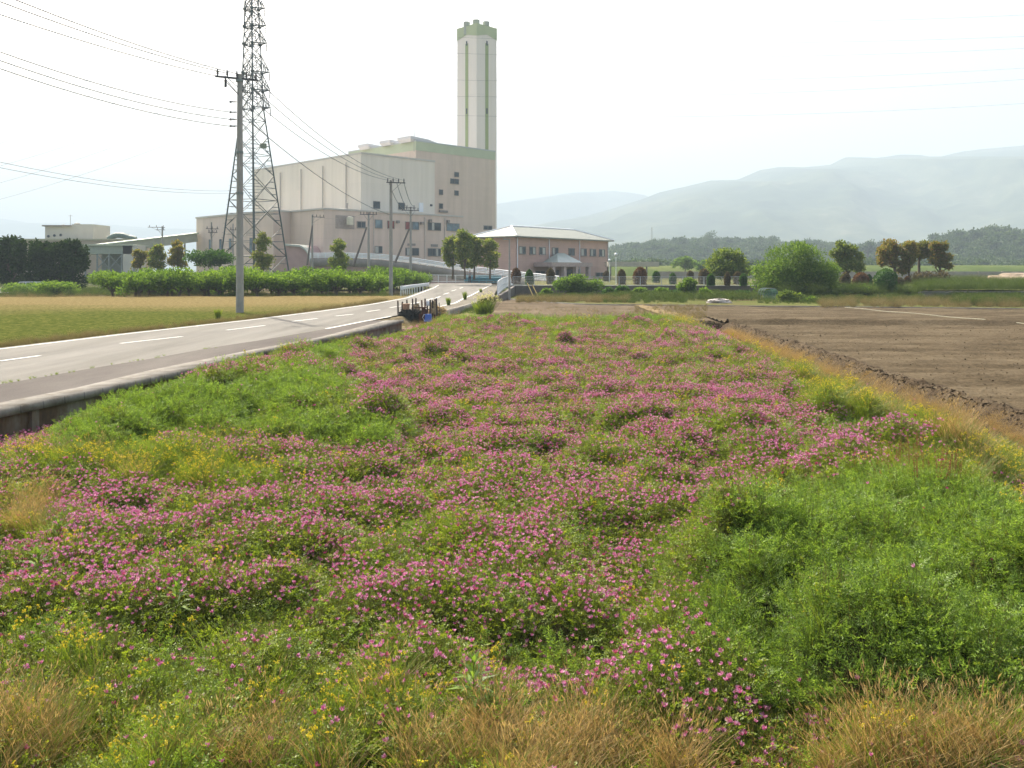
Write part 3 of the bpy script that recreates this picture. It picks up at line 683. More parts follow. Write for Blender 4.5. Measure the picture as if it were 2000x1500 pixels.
# ================================================================== HAZE
hz = MB(); hz.box((0, 2600, 319), (15000, 6800, 642)); hzo = hz.build('haze', []); hzo['kind'] = 'stuff'
hm = bpy.data.materials.new('haze_air'); hm.use_nodes = True; t = hm.node_tree; t.nodes.clear()
out = t.nodes.new('ShaderNodeOutputMaterial'); pv = t.nodes.new('ShaderNodeVolumePrincipled'); lk(t, pv.outputs[0], out.inputs['Volume'])
pv.inputs['Color'].default_value = (.70, .865, 1.0, 1); pv.inputs['Density'].default_value = .0005; pv.inputs['Anisotropy'].default_value = .0
hzo.data.materials.append(hm)

# ================================================================== PLANT BUILDINGS
uR = Vector((.7071, .7071, 0)); uL = Vector((-.7071, .7071, 0))
def tfor(P, u, px):
    k = (px - 1000) / F; return (k * P.y - P.x) / (u.x - k * u.y)
def along(P, u, px): return P + u * tfor(P, u, px)
class Face:
    """a vertical wall plane through P in direction u; px,row -> point"""
    def __init__(s, P, u): s.P = P.copy(); s.u = u; s.n = Vector((u.y, -u.x, 0))
    def pt(s, px, py, off=0):
        q = along(s.P, s.u, px); return Vector((q.x, q.y, ZP(py, q.y))) + s.n * off
    def rect(s, x0, x1, y0, y1, off=0):
        """world-upright rectangle: horizontal extents from columns, heights from rows at the middle"""
        a = along(s.P, s.u, x0); b = along(s.P, s.u, x1); ym = (a.y + b.y) / 2
        return a, b, ZP(y0, ym), ZP(y1, ym)
def slabbox(mb, face, a, b, z0, z1, o0, o1):
    n = face.n; return mb.prism([tuple((a + n * o0)[:2]), tuple((b + n * o0)[:2]), tuple((b + n * o1)[:2]), tuple((a + n * o1)[:2])], min(z0, z1), max(z0, z1))
def window(face, x0, x1, y0, y1, parent, gl='glass', fr=.09, div=1, curtain=None, label=None):
    a, b, zt, zb = face.rect(x0, x1, y0, y1); u = (b - a).normalized()
    m = MB()
    slabbox(m, face, a, b, zt - fr, zt, .03, .10); slabbox(m, face, a, b, zb, zb + fr, .03, .14)
    slabbox(m, face, a, a + u * fr, zb + fr, zt - fr, .03, .10); slabbox(m, face, b - u * fr, b, zb + fr, zt - fr, .03, .10)
    for k in range(1, div + 1):
        c = a.lerp(b, k / (div + 1)); slabbox(m, face, c - u * fr * .35, c + u * fr * .35, zb + fr, zt - fr, .03, .09)
    f = m.build('window', MATS['window_frame'], parent)
    if label: f['label'] = label
    g = MB(); slabbox(g, face, a + u * fr, b - u * fr, zb + fr, zt - fr, .01, .05); g.build('pane', M[gl], f)
    if curtain:
        c = MB(); d0 = a.lerp(b, curtain[0]) + u * fr * .5; d1 = a.lerp(b, curtain[1]) - u * fr * .5
        slabbox(c, face, d0, d1, zb + fr * 1.2, zt - fr * 1.2, .051, .058); c.build('curtain', M['curtain'], f)
    return f

beige = cladding('beige_cladding', (.58, .48, .38), (.55, .455, .36), 6.5, 1.2, .08, .82)
pinkb = cladding('pink_cladding', (.66, .53, .43), (.63, .505, .41), 3.0, 1.0, .06, .92)
cream = cladding('cream_cladding', (.74, .67, .57), (.70, .64, .545), 3.2, 6.0, .05, .94)
green = plain('pale_green_band', (.46, .50, .34), .75, .05, .5)
lowb = cladding('low_wing_wall', (.66, .53, .44), (.63, .505, .42), 5.0, 2.4, .07, .9)
brickp = cladding('office_brick', (.50, .33, .27), (.47, .31, .255), .9, .35, .05, .92)
roofp = plain('pale_green_roof', (.20, .215, .185), .6, .06, .6, stretch=(3, 3, 1))
pinkr = plain('pink_ramp_wall', (.40, .27, .25), .85, .12, .6)

plant = thing('incineration_plant', 'large beige industrial plant with a pale green band and stepped blocks behind the orchard', 'factory building', (XP(705, 160), 160, 1))
# white block
Pw = Vector((XP(705, 160), 160, 0)); wR = along(Pw, uR, 849); wL = along(Pw, uL, 493)
ztW = ZP(300.5, 160)
m = MB(); back = (wR - Pw) + (wL - Pw) + Pw
m.prism([tuple(Pw[:2]), tuple(wR[:2]), tuple(back[:2]), tuple(wL[:2])], 1, ztW); m.build('white_block', cream, plant)
fWR = Face(Pw, uR); fWL = Face(wL, -uL)
def coping(poly, z, h, proud, mat, name='coping'):
    c = Vector((sum(p[0] for p in poly) / len(poly), sum(p[1] for p in poly) / len(poly), 0)); m = MB()
    q = [tuple((Vector((p[0], p[1], 0)) + (Vector((p[0], p[1], 0)) - c).normalized() * proud)[:2]) for p in poly]
    m.prism(q, z, z + h); return m.build(name, mat, plant)
coping([Pw, wR, back, wL], ztW, .35, .12, plain('coping_metal', (.50, .47, .42), .6, .05))
for px in (549.5, 590, 632.5, 678):
    dp = MB(); q = along(Pw, uL, px); dp.tube(q + Vector((-.18, -.18, ZP(415, q.y))), q + Vector((-.18, -.18, ztW - 1.2)), .11, n=6)
    dp.build('drain_pipe', plain('drain_pipe', (.36, .33, .30), .6), plant)
window(fWR, 728.5, 742, 393, 408, plant, div=0); window(fWR, 777.5, 790.5, 395.7, 409.5, plant, div=0)
vt = MB(); a, b, zt, zb = fWR.rect(840, 843.5, 399, 403); slabbox(vt, fWR, a, b, zb, zt, .02, .2); a, b, zt, zb = fWR.rect(818, 826, 396, 414); vt2 = MB(); slabbox(vt2, fWR, a, b, zb, zt, .02, .12)
vt.build('vent', M['dark'], plant); vt2.build('door', M['white'], plant)
# main block behind with green band
c6 = Pw + uL * 6; Pm = along(c6, uR, 812)
mR = along(Pm, uR, 967); mL = along(Pm, uL, 681); ztM = ZP(276, Pm.y); mback = mR + (mL - Pm)
m = MB(); m.prism([tuple(q[:2]) for q in (Pm, mR, mback, mL)], 1, ztM - 1.8); m.build('main_block', pinkb, plant)
# green top band sloping slightly down to the right; roof falls with it
def ring(poly, z0, z1, mat, name, proud=.06):
    c = sum(poly, Vector((0, 0, 0))) / len(poly); q = [p + (p - c).normalized() * proud for p in poly]
    m = MB(); m.prism([tuple(p[:2]) for p in q], z0, z1); return m.build(name, mat, plant)
ring([Pm, mR, mback, mL], ztM - 1.8, ztM - .0, green, 'green_band')
ring([Pm, mR, mback, mL], ztM, ztM + .25, plain('roof_edge', (.45, .47, .46), .5, .05), 'roof_edge', .15)
# grey monitors on the roof edge of the left face
for (px, w0, top) in ((716, 24, 288), (759, 26, 281), (808, 32, 274)):
    q = along(Pm, uL, min(px, 810)); zt = ztM + .25; mm = MB(); n = Vector((-.7071, -.7071, 0)); u = uL
    if px > 800: q = Pm + uL * 2.6
    hw = w0 * q.y / F / 2 / .75; hh = ZP(top, q.y) - zt + .6; b0 = q - u * hw * .9; b1 = q + u * hw * .9
    V_ = []
    for (dd, z_, k) in ((.6, zt - .3, .75), (1.0, zt + hh * .35, 1), (1.0, zt + hh, 1), (-4, zt + hh * .7, .9), (-9, zt - .3, .7)):
        c = q + n * dd; V_ += [tuple((c - u * hw * k)[:2]) + (z_,), tuple((c + u * hw * k)[:2]) + (z_,)]
    mm.add(V_, [(0, 1, 3, 2), (2, 3, 5, 4), (4, 5, 7, 6), (6, 7, 9, 8), (0, 2, 4, 6, 8), (1, 9, 7, 5, 3)])
    mm.build('roof_monitor', plain('monitor_grey', (.62, .60, .60), .5, .04), plant)
fMR = Face(Pm, uR)
for (x0, x1, y0, y1, dv) in ((887, 896, 336, 346, 0), (879, 896, 349, 359.5, 1), (857, 865, 370, 380.6, 0), (887, 895.6, 372, 382, 0), (857, 865, 397, 408, 0)): window(fMR, x0, x1, y0, y1, plant, div=dv)
vt = MB(); a, b, zt, zb = fMR.rect(857, 873.6, 411, 415); slabbox(vt, fMR, a, b, zb, zt, .02, .25); vt.build('vent', M['frame'], plant)
rod = MB(); q = Pm + uL * .5; rod.tube((q.x, q.y, ztM - 2), (q.x, q.y, ZP(250, q.y)), .09, .03, 6); rod.build('lightning_rod', M['steel'], plant)
# low wing right part
Pa = Vector((XP(632, 147), 147, 0)); ztA = ZP(409, 147); aR = along(Pa, uR, 903); zA2 = ztA
aL_ = Pa + uL * 14; 
m = MB(); m.prism([tuple(q[:2]) for q in (Pa, aR, aR + uL * 12, aL_)], .8, ztA); m.build('low_wing', lowb, plant)
m = MB(); m.prism([tuple((q + d).to_2d()) for q, d in ((Pa, Vector((0, -.2, 0))), (aR, Vector((.2, 0, 0))), (aR + uL * 12, Vector((0, .2, 0))), (aL_, Vector((-.2, 0, 0))))], ztA, ztA + .3); m.build('coping', MATS['coping_metal'], plant)
fA = Face(Pa, uR)
redg = glass('window_glass_red', (.13, .035, .03)); M['red'] = redg
window(fA, 696.5, 714, 432, 446, plant, div=1, fr=.16)
window(fA, 732, 746.5, 429, 446, plant, 'glassb', div=0); window(fA, 756, 770, 431, 446.8, plant, 'red', div=0, label='window with a dark red blind')
window(fA, 791, 804.5, 433, 448.5, plant, 'red', div=0, label='window with a dark red blind'); window(fA, 804.8, 818, 433.2, 449, plant, 'glassb', div=0)
window(fA, 835, 861, 434.5, 450.4, plant, div=1, curtain=(.3, .5)); window(fA, 871.7, 897, 436, 451.5, plant, 'glassb', div=1)
window(fA, 731.6, 746.5, 480.5, 495, plant, div=1, curtain=(0, .5)); window(fA, 791.5, 818, 484, 499.6, plant, div=1, curtain=(.1, .4)); window(fA, 835, 861, 485, 500.6, plant, div=2, curtain=(.6, .8))
for (x0, x1, y0, y1) in ((796, 811, 475.6, 480), (841.5, 854.6, 477, 482)):
    vt = MB(); a, b, zt, zb = fA.rect(x0, x1, y0, y1); slabbox(vt, fA, a, b, zb, zt, .02, .12); vt.build('louvre', M['frame'], plant)
for px, py in ((775, 433.5), (822, 436), (838, 431), (873, 432.5)):
    q = fA.pt(px, py, .35); lp = MB(); lp.box(q, (.5, .5, .5), (.7071, .7071, 0), (-.7071, .7071, 0)); lp.build('wall_light', M['frame'], plant)
for px in (729, 829, 868):
    dp = MB(); q = fA.pt(px, 440, .14); dp.tube((q.x, q.y, 1.5), (q.x, q.y, ztA - .4), .09, n=6)
    dp.build('drain_pipe', plain('drain_pipe_pale', (.52, .46, .41), .6), plant)
# low wing left part
Pb = Vector((XP(534, 152), 152, 0)); ztB = ZP(413, 152); bL = along(Pb, uL, 383.5); bR = Pb + uR * 17
m = MB(); m.prism([tuple(q[:2]) for q in (Pb, bR, bR + (bL - Pb), bL)], .8, ztB); m.build('store_wing', lowb, plant)
m = MB(); m.prism([tuple((q + d).to_2d()) for q, d in ((Pb, Vector((0, -.2, 0))), (bR, Vector((.2, 0, 0))), (bR + (bL - Pb), Vector((0, .2, 0))), (bL, Vector((-.2, 0, 0))))], ztB, ztB + .3); m.build('coping', MATS['coping_metal'], plant)
fBL = Face(bL, -uL); fBR = Face(Pb, uR)
for x0, x1, y0, y1 in ((408.5, 414.5, 467.5, 487), (429, 433.5, 467, 487), (447.8, 452.5, 466, 487.5), (488, 493.5, 464.5, 493)): window(fBL, x0, x1, y0, y1, plant, 'glassb', div=0, fr=.08)
# vehicle opening as a dark sheet for its unlit inside, canopy and pink ramp portal
op = MB(); a = along(Pb, uR, 583); b = Pb + uR * 16.4; slabbox(op, fBR, a, b, ZP(491, 158), ZP(465, 158), .02, .06); op.build('opening_shade_sheet', M['dark'], plant)
cp = MB(); slabbox(cp, fBR, a - uR * .6, b + uR * .3, ZP(465, 158), ZP(463, 158), .02, 1.6); cp.build('door_canopy', plain('canopy_green', (.22, .28, .22), .6), plant)
tube = MB()
prof = [(586, 479.5), (594, 484), (600, 491), (604, 500), (607, 517), (607, 527)]; Yp = 144
pts_t = [(XP(556, Yp), ZP(477, Yp))] + [(XP(px, Yp), ZP(py, Yp)) for px, py in prof]
bl = [(XP(556, Yp), .8)]; poly = pts_t + [(XP(607, Yp), .8), (XP(556, Yp), .8)]
V_ = [(x, Yp, z) for x, z in poly] + [(x + 2.5, Yp + 6, z) for x, z in poly]; n_ = len(poly)
tube.add(V_, [tuple(range(n_))] + [(i, (i + 1) % n_, n_ + (i + 1) % n_, n_ + i) for i in range(n_)] + [tuple(range(n_, 2 * n_))[::-1]])
portal = tube.build('ramp_portal', pinkr, plant)
tr = MB(); pp = pts_t
for i in range(len(pp) - 1):
    (x0, z0), (x1, z1) = pp[i], pp[i + 1]
    tr.add([(x0, Yp - .3, z0 + .08), (x1, Yp - .3, z1 + .08), (x1 + .9, Yp + 3.0, z1 + .08), (x0 + .9, Yp + 3.0, z0 + .08), (x0, Yp - .3, z0 - .25), (x1, Yp - .3, z1 - .25)], [(0, 1, 2, 3), (0, 4, 5, 1)])
tr.build('ramp_cover', plain('ramp_cover', (.45, .47, .42), .4), plant)
# pipe run and grey box near the wing corner
pr = MB(); q0 = fBR.pt(590, 412.5, .5); q1 = Pa + Vector((-.4, -.4, 0)); zpp = ZP(411, 150)
pr.path([Vector((XP(600, 156), 156, ztB + .5)), Vector((XP(660, 157), 157, ztB + .7)), Vector((XP(678, 157), 157, ztB + .7)), Vector((XP(678, 157), 157, ztB + 1.8))], .22, 8); pr.build('duct', plain('duct', (.30, .28, .25), .5), plant)
tk = MB(); q = fA.pt(677, 434, 1.0); tk.lathe((q.x, q.y, ZP(440, 150)), [(.1, 0), (.6, .05), (.6, 1.3), (.3, 1.5), (.05, 1.5)], 12); tk.build('tank', plain('tank_cream', (.62, .58, .44), .5), plant)
rc = MB(); a, b, zt, zb = fA.rect(655, 692, 421, 447); slabbox(rc, fA, a, b, zb, zt, .02, .03); rc.build('recess_shade_panel', plain('recess_shade_panel', (.36, .30, .26), .9), plant)  # flat sheet proud of the wall, recess shade put into its darker colour
# small annexe right of the wing
a1 = along(aR, uR, 966); nx = MB(); nx.prism([tuple(q[:2]) for q in (aR + uL * 2, a1 + uL * 2, a1 + uL * 9, aR + uL * 9)], .8, ZP(446, 165)); nx.build('annexe', lowb, plant)
fX = Face(aR + uL * 2, uR); window(fX, 944, 961, 440.5, 449.5, plant, div=1, fr=.14)
st = MB(); q = fX.pt(925, 446, .6); st.box((q.x, q.y, 9.6), (5, .12, .12), (.7071, .7071, 0), (-.7071, .7071, 0)); 
for k in range(5): st.box((q.x + (k - 2) * .85, q.y + (k - 2) * .85, 9.0), (.1, .1, 1.3))
st.build('roof_railing', M['white'], plant)

# chimney -----------------------------------------------------------------
ch = thing('chimney', 'tall square pale chimney with green crown and vertical green stripes behind the plant', 'chimney', (XP(931, 205), 205, 1))
Pc = Vector((XP(931, 205), 205, 0)); cR = along(Pc, uR, 970); cL = along(Pc, uL, 893); cB = cR + cL - Pc
chim = cladding('chimney_panel', (.78, .70, .62), (.76, .685, .61), 50, 14.5, .03, .86)
m = MB(); zc = ZP(45, 205); m.prism([tuple(q[:2]) for q in (Pc, cR, cB, cL)], 1, zc - 1.4); m.build('shaft', chim, ch)
# crown: green sleeve with a zigzag lower rim, 6 cm proud
crn = MB(); cen = (Pc + cB) / 2; corners = [Pc, cR, cB, cL]
for i in range(4):
    a, b = corners[i], corners[(i + 1) % 4]; n = ((a + b) / 2 - cen).normalized(); mid = (a + b) / 2
    A, B, Mi = a + (a - cen).normalized() * .09, b + (b - cen).normalized() * .09, mid + n * .064
    A2, B2, M2 = A.copy(), B.copy(), Mi.copy()
    zl = zc - 2.95; zm = zc - 2.1
    crn.add([(A.x, A.y, zl), (Mi.x, Mi.y, zm), (B.x, B.y, zl), (B.x, B.y, zc), (Mi.x, Mi.y, zc), (A.x, A.y, zc)], [(0, 1, 4, 5), (1, 2, 3, 4)])
crn.prism([tuple(q[:2]) for q in corners], zc - 1.4, zc - .01)
crn.build('crown', plain('crown_green', (.42, .46, .27), .75, .05, .5), ch)
for a, b in ((Pc, cR), (cL, Pc)):
    s2 = MB(); mid = (a + b) / 2; u = (b - a).normalized(); n = Vector((u.y, -u.x, 0))
    s2.prism([tuple((mid + u * k + n * o).to_2d()) for k, o in ((-.52, .02), (.52, .02), (.52, .05), (-.52, .05))], 20, ZP(80, 205))
    s2.build('green_stripe', plain('stripe_green', (.31, .36, .16), .75, .05, .5), ch)
    for r0, r1 in ((75, 84), (208, 219)): s3 = MB(); s3.prism([tuple((mid + u * k + n * o).to_2d()) for k, o in ((-.22, .055), (.22, .055), (.22, .09), (-.22, .09))], ZP(r1, 205), ZP(r0, 205)); s3.build('slit_window', M['dark'], ch)
for (px, top, r) in ((911.5, 43.5, .8), (930, 39.5, .85), (949.5, 43, .8)):
    Yq = {911.5: 205 + 3.2, 930: 205 + 6.0, 949.5: 205 + 3.2}[px]
    f = MB(); x = XP(px, Yq); f.lathe((x, Yq, zc - 2), [(r * .9, 0), (r * .9, ZP(top, Yq) - zc + 1.0), (r, ZP(top, Yq) - zc + 1.05), (r, ZP(top, Yq) - zc + 2), (r * .85, ZP(top, Yq) - zc + 2.0), (r * .8, 0.5)], 16)
    f.build('flue', plain('flue_metal', (.34, .36, .30), .6), ch, smooth=False)

# office -----------------------------------------------------------------
off = thing('office_building', 'two storey pink brick office with a pale hipped roof and entrance porch', 'office building', (XP(1007, 125), 125, 1.3))
vR = Vector((math.sin(R(39)), math.cos(R(39)), 0)); vL = Vector((-vR.y, vR.x, 0))
Po = Vector((XP(1007, 125), 125, 0)); oR = along(Po, vR, 1187.5); oL = along(Po, vL, 925); oB = oR + oL - Po
ze = ZP(463, 125)
m = MB(); m.prism([tuple(q[:2]) for q in (Po, oR, oB, oL)], 1, ze); m.build('wall', brickp, off)
ex = .75; q = [Po - vR * ex - vL * ex, oR + vR * ex - vL * ex, oB + vR * ex + vL * ex, oL - vR * ex + vL * ex]
hw = (oL - Po).length / 2 + ex; zrr = ZP(441.5, 125 + hw * 1.2)
ra = (q[0] + q[3]) / 2 + vR * hw; rb = (q[1] + q[2]) / 2 - vR * hw
V_ = [(p.x, p.y, ze - .02) for p in q] + [(p.x, p.y, ze + .16) for p in q] + [(ra.x, ra.y, zrr), (rb.x, rb.y, zrr)]
m = MB(); m.add(V_, [(3, 2, 1, 0), (0, 1, 5, 4), (1, 2, 6, 5), (2, 3, 7, 6), (3, 0, 4, 7), (4, 5, 9, 8), (5, 6, 9), (6, 7, 8, 9), (7, 4, 8)]); m.build('roof', roofp, off)
m = MB(); 
for a_, b_ in ((4, 8), (5, 9), (8, 9), (7, 8)): m.tube(Vector(V_[a_]) + Vector((0, 0, .03)), Vector(V_[b_]) + Vector((0, 0, .03)), .13, n=6)
m.build('ridge_cap', M['white'], off)
fO = Face(Po, vR)
for i, (x0, x1) in enumerate(((1013, 1026.4), (1033.4, 1046), (1052.4, 1065), (1078, 1090), (1110, 1122), (1134, 1145.6), (1151.4, 1163.6), (1169.4, 1181))):
    tt = (x0 - 1013) / 168; window(fO, x0, x1, 481 + 6 * tt, 496.8 + 5.2 * tt, off, div=1, fr=.1, curtain=[(0, .5), (.5, 1), (.5, 1), (0, .45), None, (0, .5), (.2, .5), (.5, .9)][i])
for px in (1009.5, 1071.5, 1131, 1186.5):
    dp = MB(); p_ = fO.pt(px, 500, .12); dp.tube((p_.x, p_.y, 1.3), (p_.x, p_.y, ze - .1), .07, n=6)
    dp.build('drain_pipe', M['white'], off)
for (x0, x1, y0, y1) in ((1079, 1091, 527, 538), (1101, 1133, 525, 541), (1045, 1064, 529, 540), (1163, 1180, 532, 541)): window(fO, x0, x1, y0, y1, off, div=1)
pc = MB(); a, b, zt, zb = fO.rect(1042, 1122, 513, 521); slabbox(pc, fO, a, b, zb, zt, .05, 3.4); pc.build('porch_slab', plain('porch_render', (.40, .31, .28), .85), off)
for k in (.06, .33, .62, .94):
    pp_ = MB(); c = a.lerp(b, k); slabbox(pp_, fO, c - vR * .3, c + vR * .3, 1, zb, 2.7, 3.3)
    pp_.build('porch_pillar', plain('pillar_render', (.46, .36, .33), .85), off)
# glazed pyramid over the porch
b0 = a.lerp(b, .2); b1 = a.lerp(b, .80); zt2 = zt + .02; n = fO.n; ap = b0.lerp(b1, .5); zz = ZP(494, 131)
m = MB(); m.add([tuple((b0 + n * .1)[:2]) + (zt2,), tuple((b1 + n * .1)[:2]) + (zt2,), tuple((b1 + n * 2.9)[:2]) + (zt2,), tuple((b0 + n * 2.9)[:2]) + (zt2,), tuple((b0.lerp(b1, .42) + n * .9)[:2]) + (zz,), tuple((b0.lerp(b1, .7) + n * .9)[:2]) + (zz,)],
      [(2, 3, 4, 5), (3, 0, 4), (1, 2, 5), (0, 1, 5, 4)]); m.build('skylight_roof', plain('skylight_roof', (.33, .37, .33), .3, .1, 1), off)
# flat roofed shelter right of the office
sh = thing('shelter', 'low flat roofed beige shelter on thin posts right of the office', 'shelter', (XP(1235, 135), 135, 1.3))
m = MB(); m.box((XP(1235, 135), 136, ZP(516, 135)), (XP(1284, 135) - XP(1186, 135), 5, .75)); m.build('roof', plain('shelter_roof', (.40, .37, .30), .8), sh)
for px in (1191, 1261): 
    for yy in (134, 138): m = MB(); m.box((XP(px, 135), yy, (1.3 + ZP(520, 135)) / 2), (.22, .22, ZP(520, 135) - 1.3)); m.build('post', M['frame'], sh)

# elevated approach ramp with guard rail ----------------------------------
rp = [(607, 494, 143), (650, 493.5, 141.5), (690, 494, 140), (742, 496.5, 138), (804, 503.5, 135.5), (850, 510.5, 133), (900, 518.5, 130), (950, 524.5, 126), (1000, 531, 121), (1050, 536.5, 116), (1092, 542, 112)]
Rp = [W(a, b + 11, c) for a, b, c in rp]
rt = thing('approach_ramp', 'elevated concrete approach ramp with pink base sloping down in front of the plant', 'ramp', (Rp[5].x, Rp[5].y, .8))
def sweep(name, pts, prof, mat, parent, samp=None):
    """profile (offset to the left-normal, dz or absolute z)"""
    S = []
    for i, p in enumerate(pts):
        a = pts[max(i - 1, 0)]; b = pts[min(i + 1, len(pts) - 1)]; d = (b - a); d.z = 0; d.normalize(); n = Vector((d.y, -d.x, 0))
        S.append([(p.x + n.x * o, p.y + n.y * o, (p.z + z) if z > -50 else z + 100) for o, z in prof])
    return ribbon3(name, S, mat, parent)
rampc = plain('ramp_concrete', (.22, .20, .18), .9, .25, .6)
sweep('parapet', Rp, [(-5, -.2), (-5, .06), (0, .06), (.1, .0), (.1, -1.3), (0, -1.3), (-5, -1.3)], rampc, rt)
sweep('ramp_base', Rp, [(-.3, -1.32), (-.28, -99.3)], pinkr, rt)
gr = thing('ramp_guardrail', 'white multi bar guardrail along the top of the approach ramp', 'guardrail', (Rp[5].x, Rp[5].y, Rp[5].z))
for h in (.2, .42, .64, .86):
    gm = MB(); gm.path([p + Vector((0, 0, h)) for p in Rp], .085, 5); gm.build('rail', M['white'], gr)
for i in range(len(Rp) - 1):
    for k in range(3):
        pm = MB(); p = Rp[i].lerp(Rp[i + 1], k / 3); pm.box(p + Vector((0, .02, .42)), (.14, .14, .95)); pm.build('post', M['white'], gr)

# ================================================================== MEADOW
LM['vetch'] = leafmat('milk_vetch_leaf', [(.0, (.06, .085, .012)), (.35, (.14, .205, .022)), (.72, (.26, .33, .04)), (.90, (.26, .20, .055)), (1, (.30, .11, .07))], .42, nscale=3, rough=.5, nmix=.35)
LM['green'] = leafmat('green_vetch_leaf', [(.0, (.055, .10, .018)), (.45, (.145, .235, .042)), (.85, (.26, .37, .08)), (1, (.42, .52, .24))], .42, nscale=3, rough=.5, nmix=.3, spec=.28)
LM['straw'] = leafmat('dry_grass_blade', [(.0, (.17, .115, .04)), (.4, (.34, .235, .095)), (.75, (.50, .37, .17)), (1, (.24, .26, .07))], .35, nscale=3, rough=.7, nmix=.3, tint=(1.1, 1, .7))
LM['grass'] = leafmat('green_grass_blade', [(.0, (.07, .11, .015)), (.5, (.15, .22, .03)), (.85, (.25, .29, .045)), (1, (.36, .31, .1))], .42, nscale=3, rough=.5, nmix=.3)
LM['petal'] = leafmat('pink_petal', [(.0, (.36, .06, .17)), (.35, (.50, .13, .28)), (.7, (.64, .28, .42)), (1, (.84, .62, .70))], .32, nscale=3, rough=.6, tint=(1.0, .85, 1.0), spec=.2, nmix=.15)
LM['petalf'] = leafmat('faded_petal', [(.0, (.22, .035, .07)), (.5, (.40, .09, .17)), (1, (.55, .2, .28))], .35, nscale=3, rough=.7, tint=(1.1, .8, .9), spec=.1, nmix=.2)
LM['yellow'] = leafmat('yellow_blossom', [(.0, (.50, .38, .03)), (.5, (.66, .54, .05)), (1, (.78, .68, .12))], .25, nscale=3, rough=.7, tint=(1.1, 1, .5), spec=.1, nmix=.2)
LM['dock'] = leafmat('reddish_seed_stalk', [(.0, (.13, .065, .03)), (.5, (.25, .13, .06)), (1, (.34, .22, .09))], .3, nscale=3, rough=.8, nmix=.3, tint=(1.1, .9, .7))
LM['stem'] = leafmat('plant_stem', [(.0, (.10, .10, .03)), (.6, (.15, .17, .05)), (1, (.20, .10, .06))], .2, nscale=3, rough=.6)

def merge(parts):
    """parts: list of (V, F, matindex)"""
    V = []; Fc = []; mi = []; n = 0
    for v, f, m in parts: V.append(v); Fc.append(f + n); mi.append(np.full(len(f), m)); n += len(v)
    return np.concatenate(V), np.concatenate(Fc), np.concatenate(mi)
def pinnate(rng, nr, rad, h, rl, pairs, ll, lw, up=.35, droop=.2):
    """compound leaves: pairs of leaflets along arching stalks"""
    az = rng.random(nr) * 6.283; rr = rad * np.sqrt(rng.random(nr)); z0 = h * (.15 + .8 * rng.random(nr) ** .7)
    o = np.stack([rr * np.cos(az), rr * np.sin(az), z0], 1); a2 = az + rng.normal(size=nr) * .9
    el = up + rng.normal(size=nr) * .35
    d = np.stack([np.cos(a2) * np.cos(el), np.sin(a2) * np.cos(el), np.sin(el)], 1)
    s = unit(np.cross(d, np.array([0, 0, 1.0]) + rng.normal(size=(nr, 3)) * .35)); nn = np.cross(s, d)
    C = []; D = []; S = []; L = []
    for k in range(pairs):
        t = (k + .8) / pairs; c = o + d * rl * t - nn * 0 + np.array([0, 0, -1.0]) * rl * droop * t * t
        for sg in (-1, 1):
            dd = unit(s * sg + d * .45 + rng.normal(size=(nr, 3)) * .22); C.append(c); D.append(dd); S.append(unit(np.cross(dd, nn + rng.normal(size=(nr, 3)) * .3))); L.append(ll * (.75 + .4 * rng.random(nr)) * (1 - .3 * t))
    C.append(o + d * rl + np.array([0, 0, -1.0]) * rl * droop); D.append(d); S.append(s); L.append(np.full(nr, ll * .8))
    C = np.concatenate(C); D = np.concatenate(D); S = np.concatenate(S); L = np.concatenate(L)
    V, Fc = quads(C, D, S, L, L * lw / ll, .1)
    return V, Fc
def blades(rng, n, rad, h, wd, lean=.35, seg=3, curl=.3):
    az = rng.random(n) * 6.283; rr = rad * np.sqrt(rng.random(n)); o = np.stack([rr * np.cos(az), rr * np.sin(az), 0 * az], 1)
    la = rng.random(n) * 6.283; ln = lean * rng.random(n); H = h * (.5 + .6 * rng.random(n))
    dx = np.stack([np.cos(la), np.sin(la), 0 * la], 1); s = np.stack([-np.sin(la + 1.0), np.cos(la + 1.0), 0 * la], 1)
    Vs = []; Fs = []; base = 0
    for k in range(seg):
        t0, t1 = k / seg, (k + 1) / seg
        def P(t): return o + dx * (ln * t + curl * lean * t * t * 1.5)[:, None] * H[:, None] + np.array([0, 0, 1.0]) * (H * (t - .25 * curl * t * t))[:, None]
        w0, w1 = wd * (1 - t0 ** 2 * .85), wd * (1 - t1 ** 2 * .85)
        V = np.stack([P(t0) - s * w0 / 2, P(t0) + s * w0 / 2, P(t1) + s * w1 / 2, P(t1) - s * w1 / 2], 1).reshape(-1, 3)
        Vs.append(V); Fs.append(np.arange(len(V)).reshape(-1, 4) + base); base += len(V)
    return np.concatenate(Vs), np.concatenate(Fs)
def welded(V, Fc):
    return V, Fc
def stalk(p0, p1, r):
    p0 = np.asarray(p0, float); p1 = np.asarray(p1, float); d = unit((p1 - p0)[None])[0]; s = np.cross(d, [.3, .2, 1.0]); s /= np.linalg.norm(s) + 1e-9; s2 = np.cross(d, s)
    V = []; 
    for q in (s, s2): V += [p0 - q * r, p0 + q * r, p1 + q * r * .7, p1 - q * r * .7]
    return np.array(V), np.arange(8).reshape(2, 4)
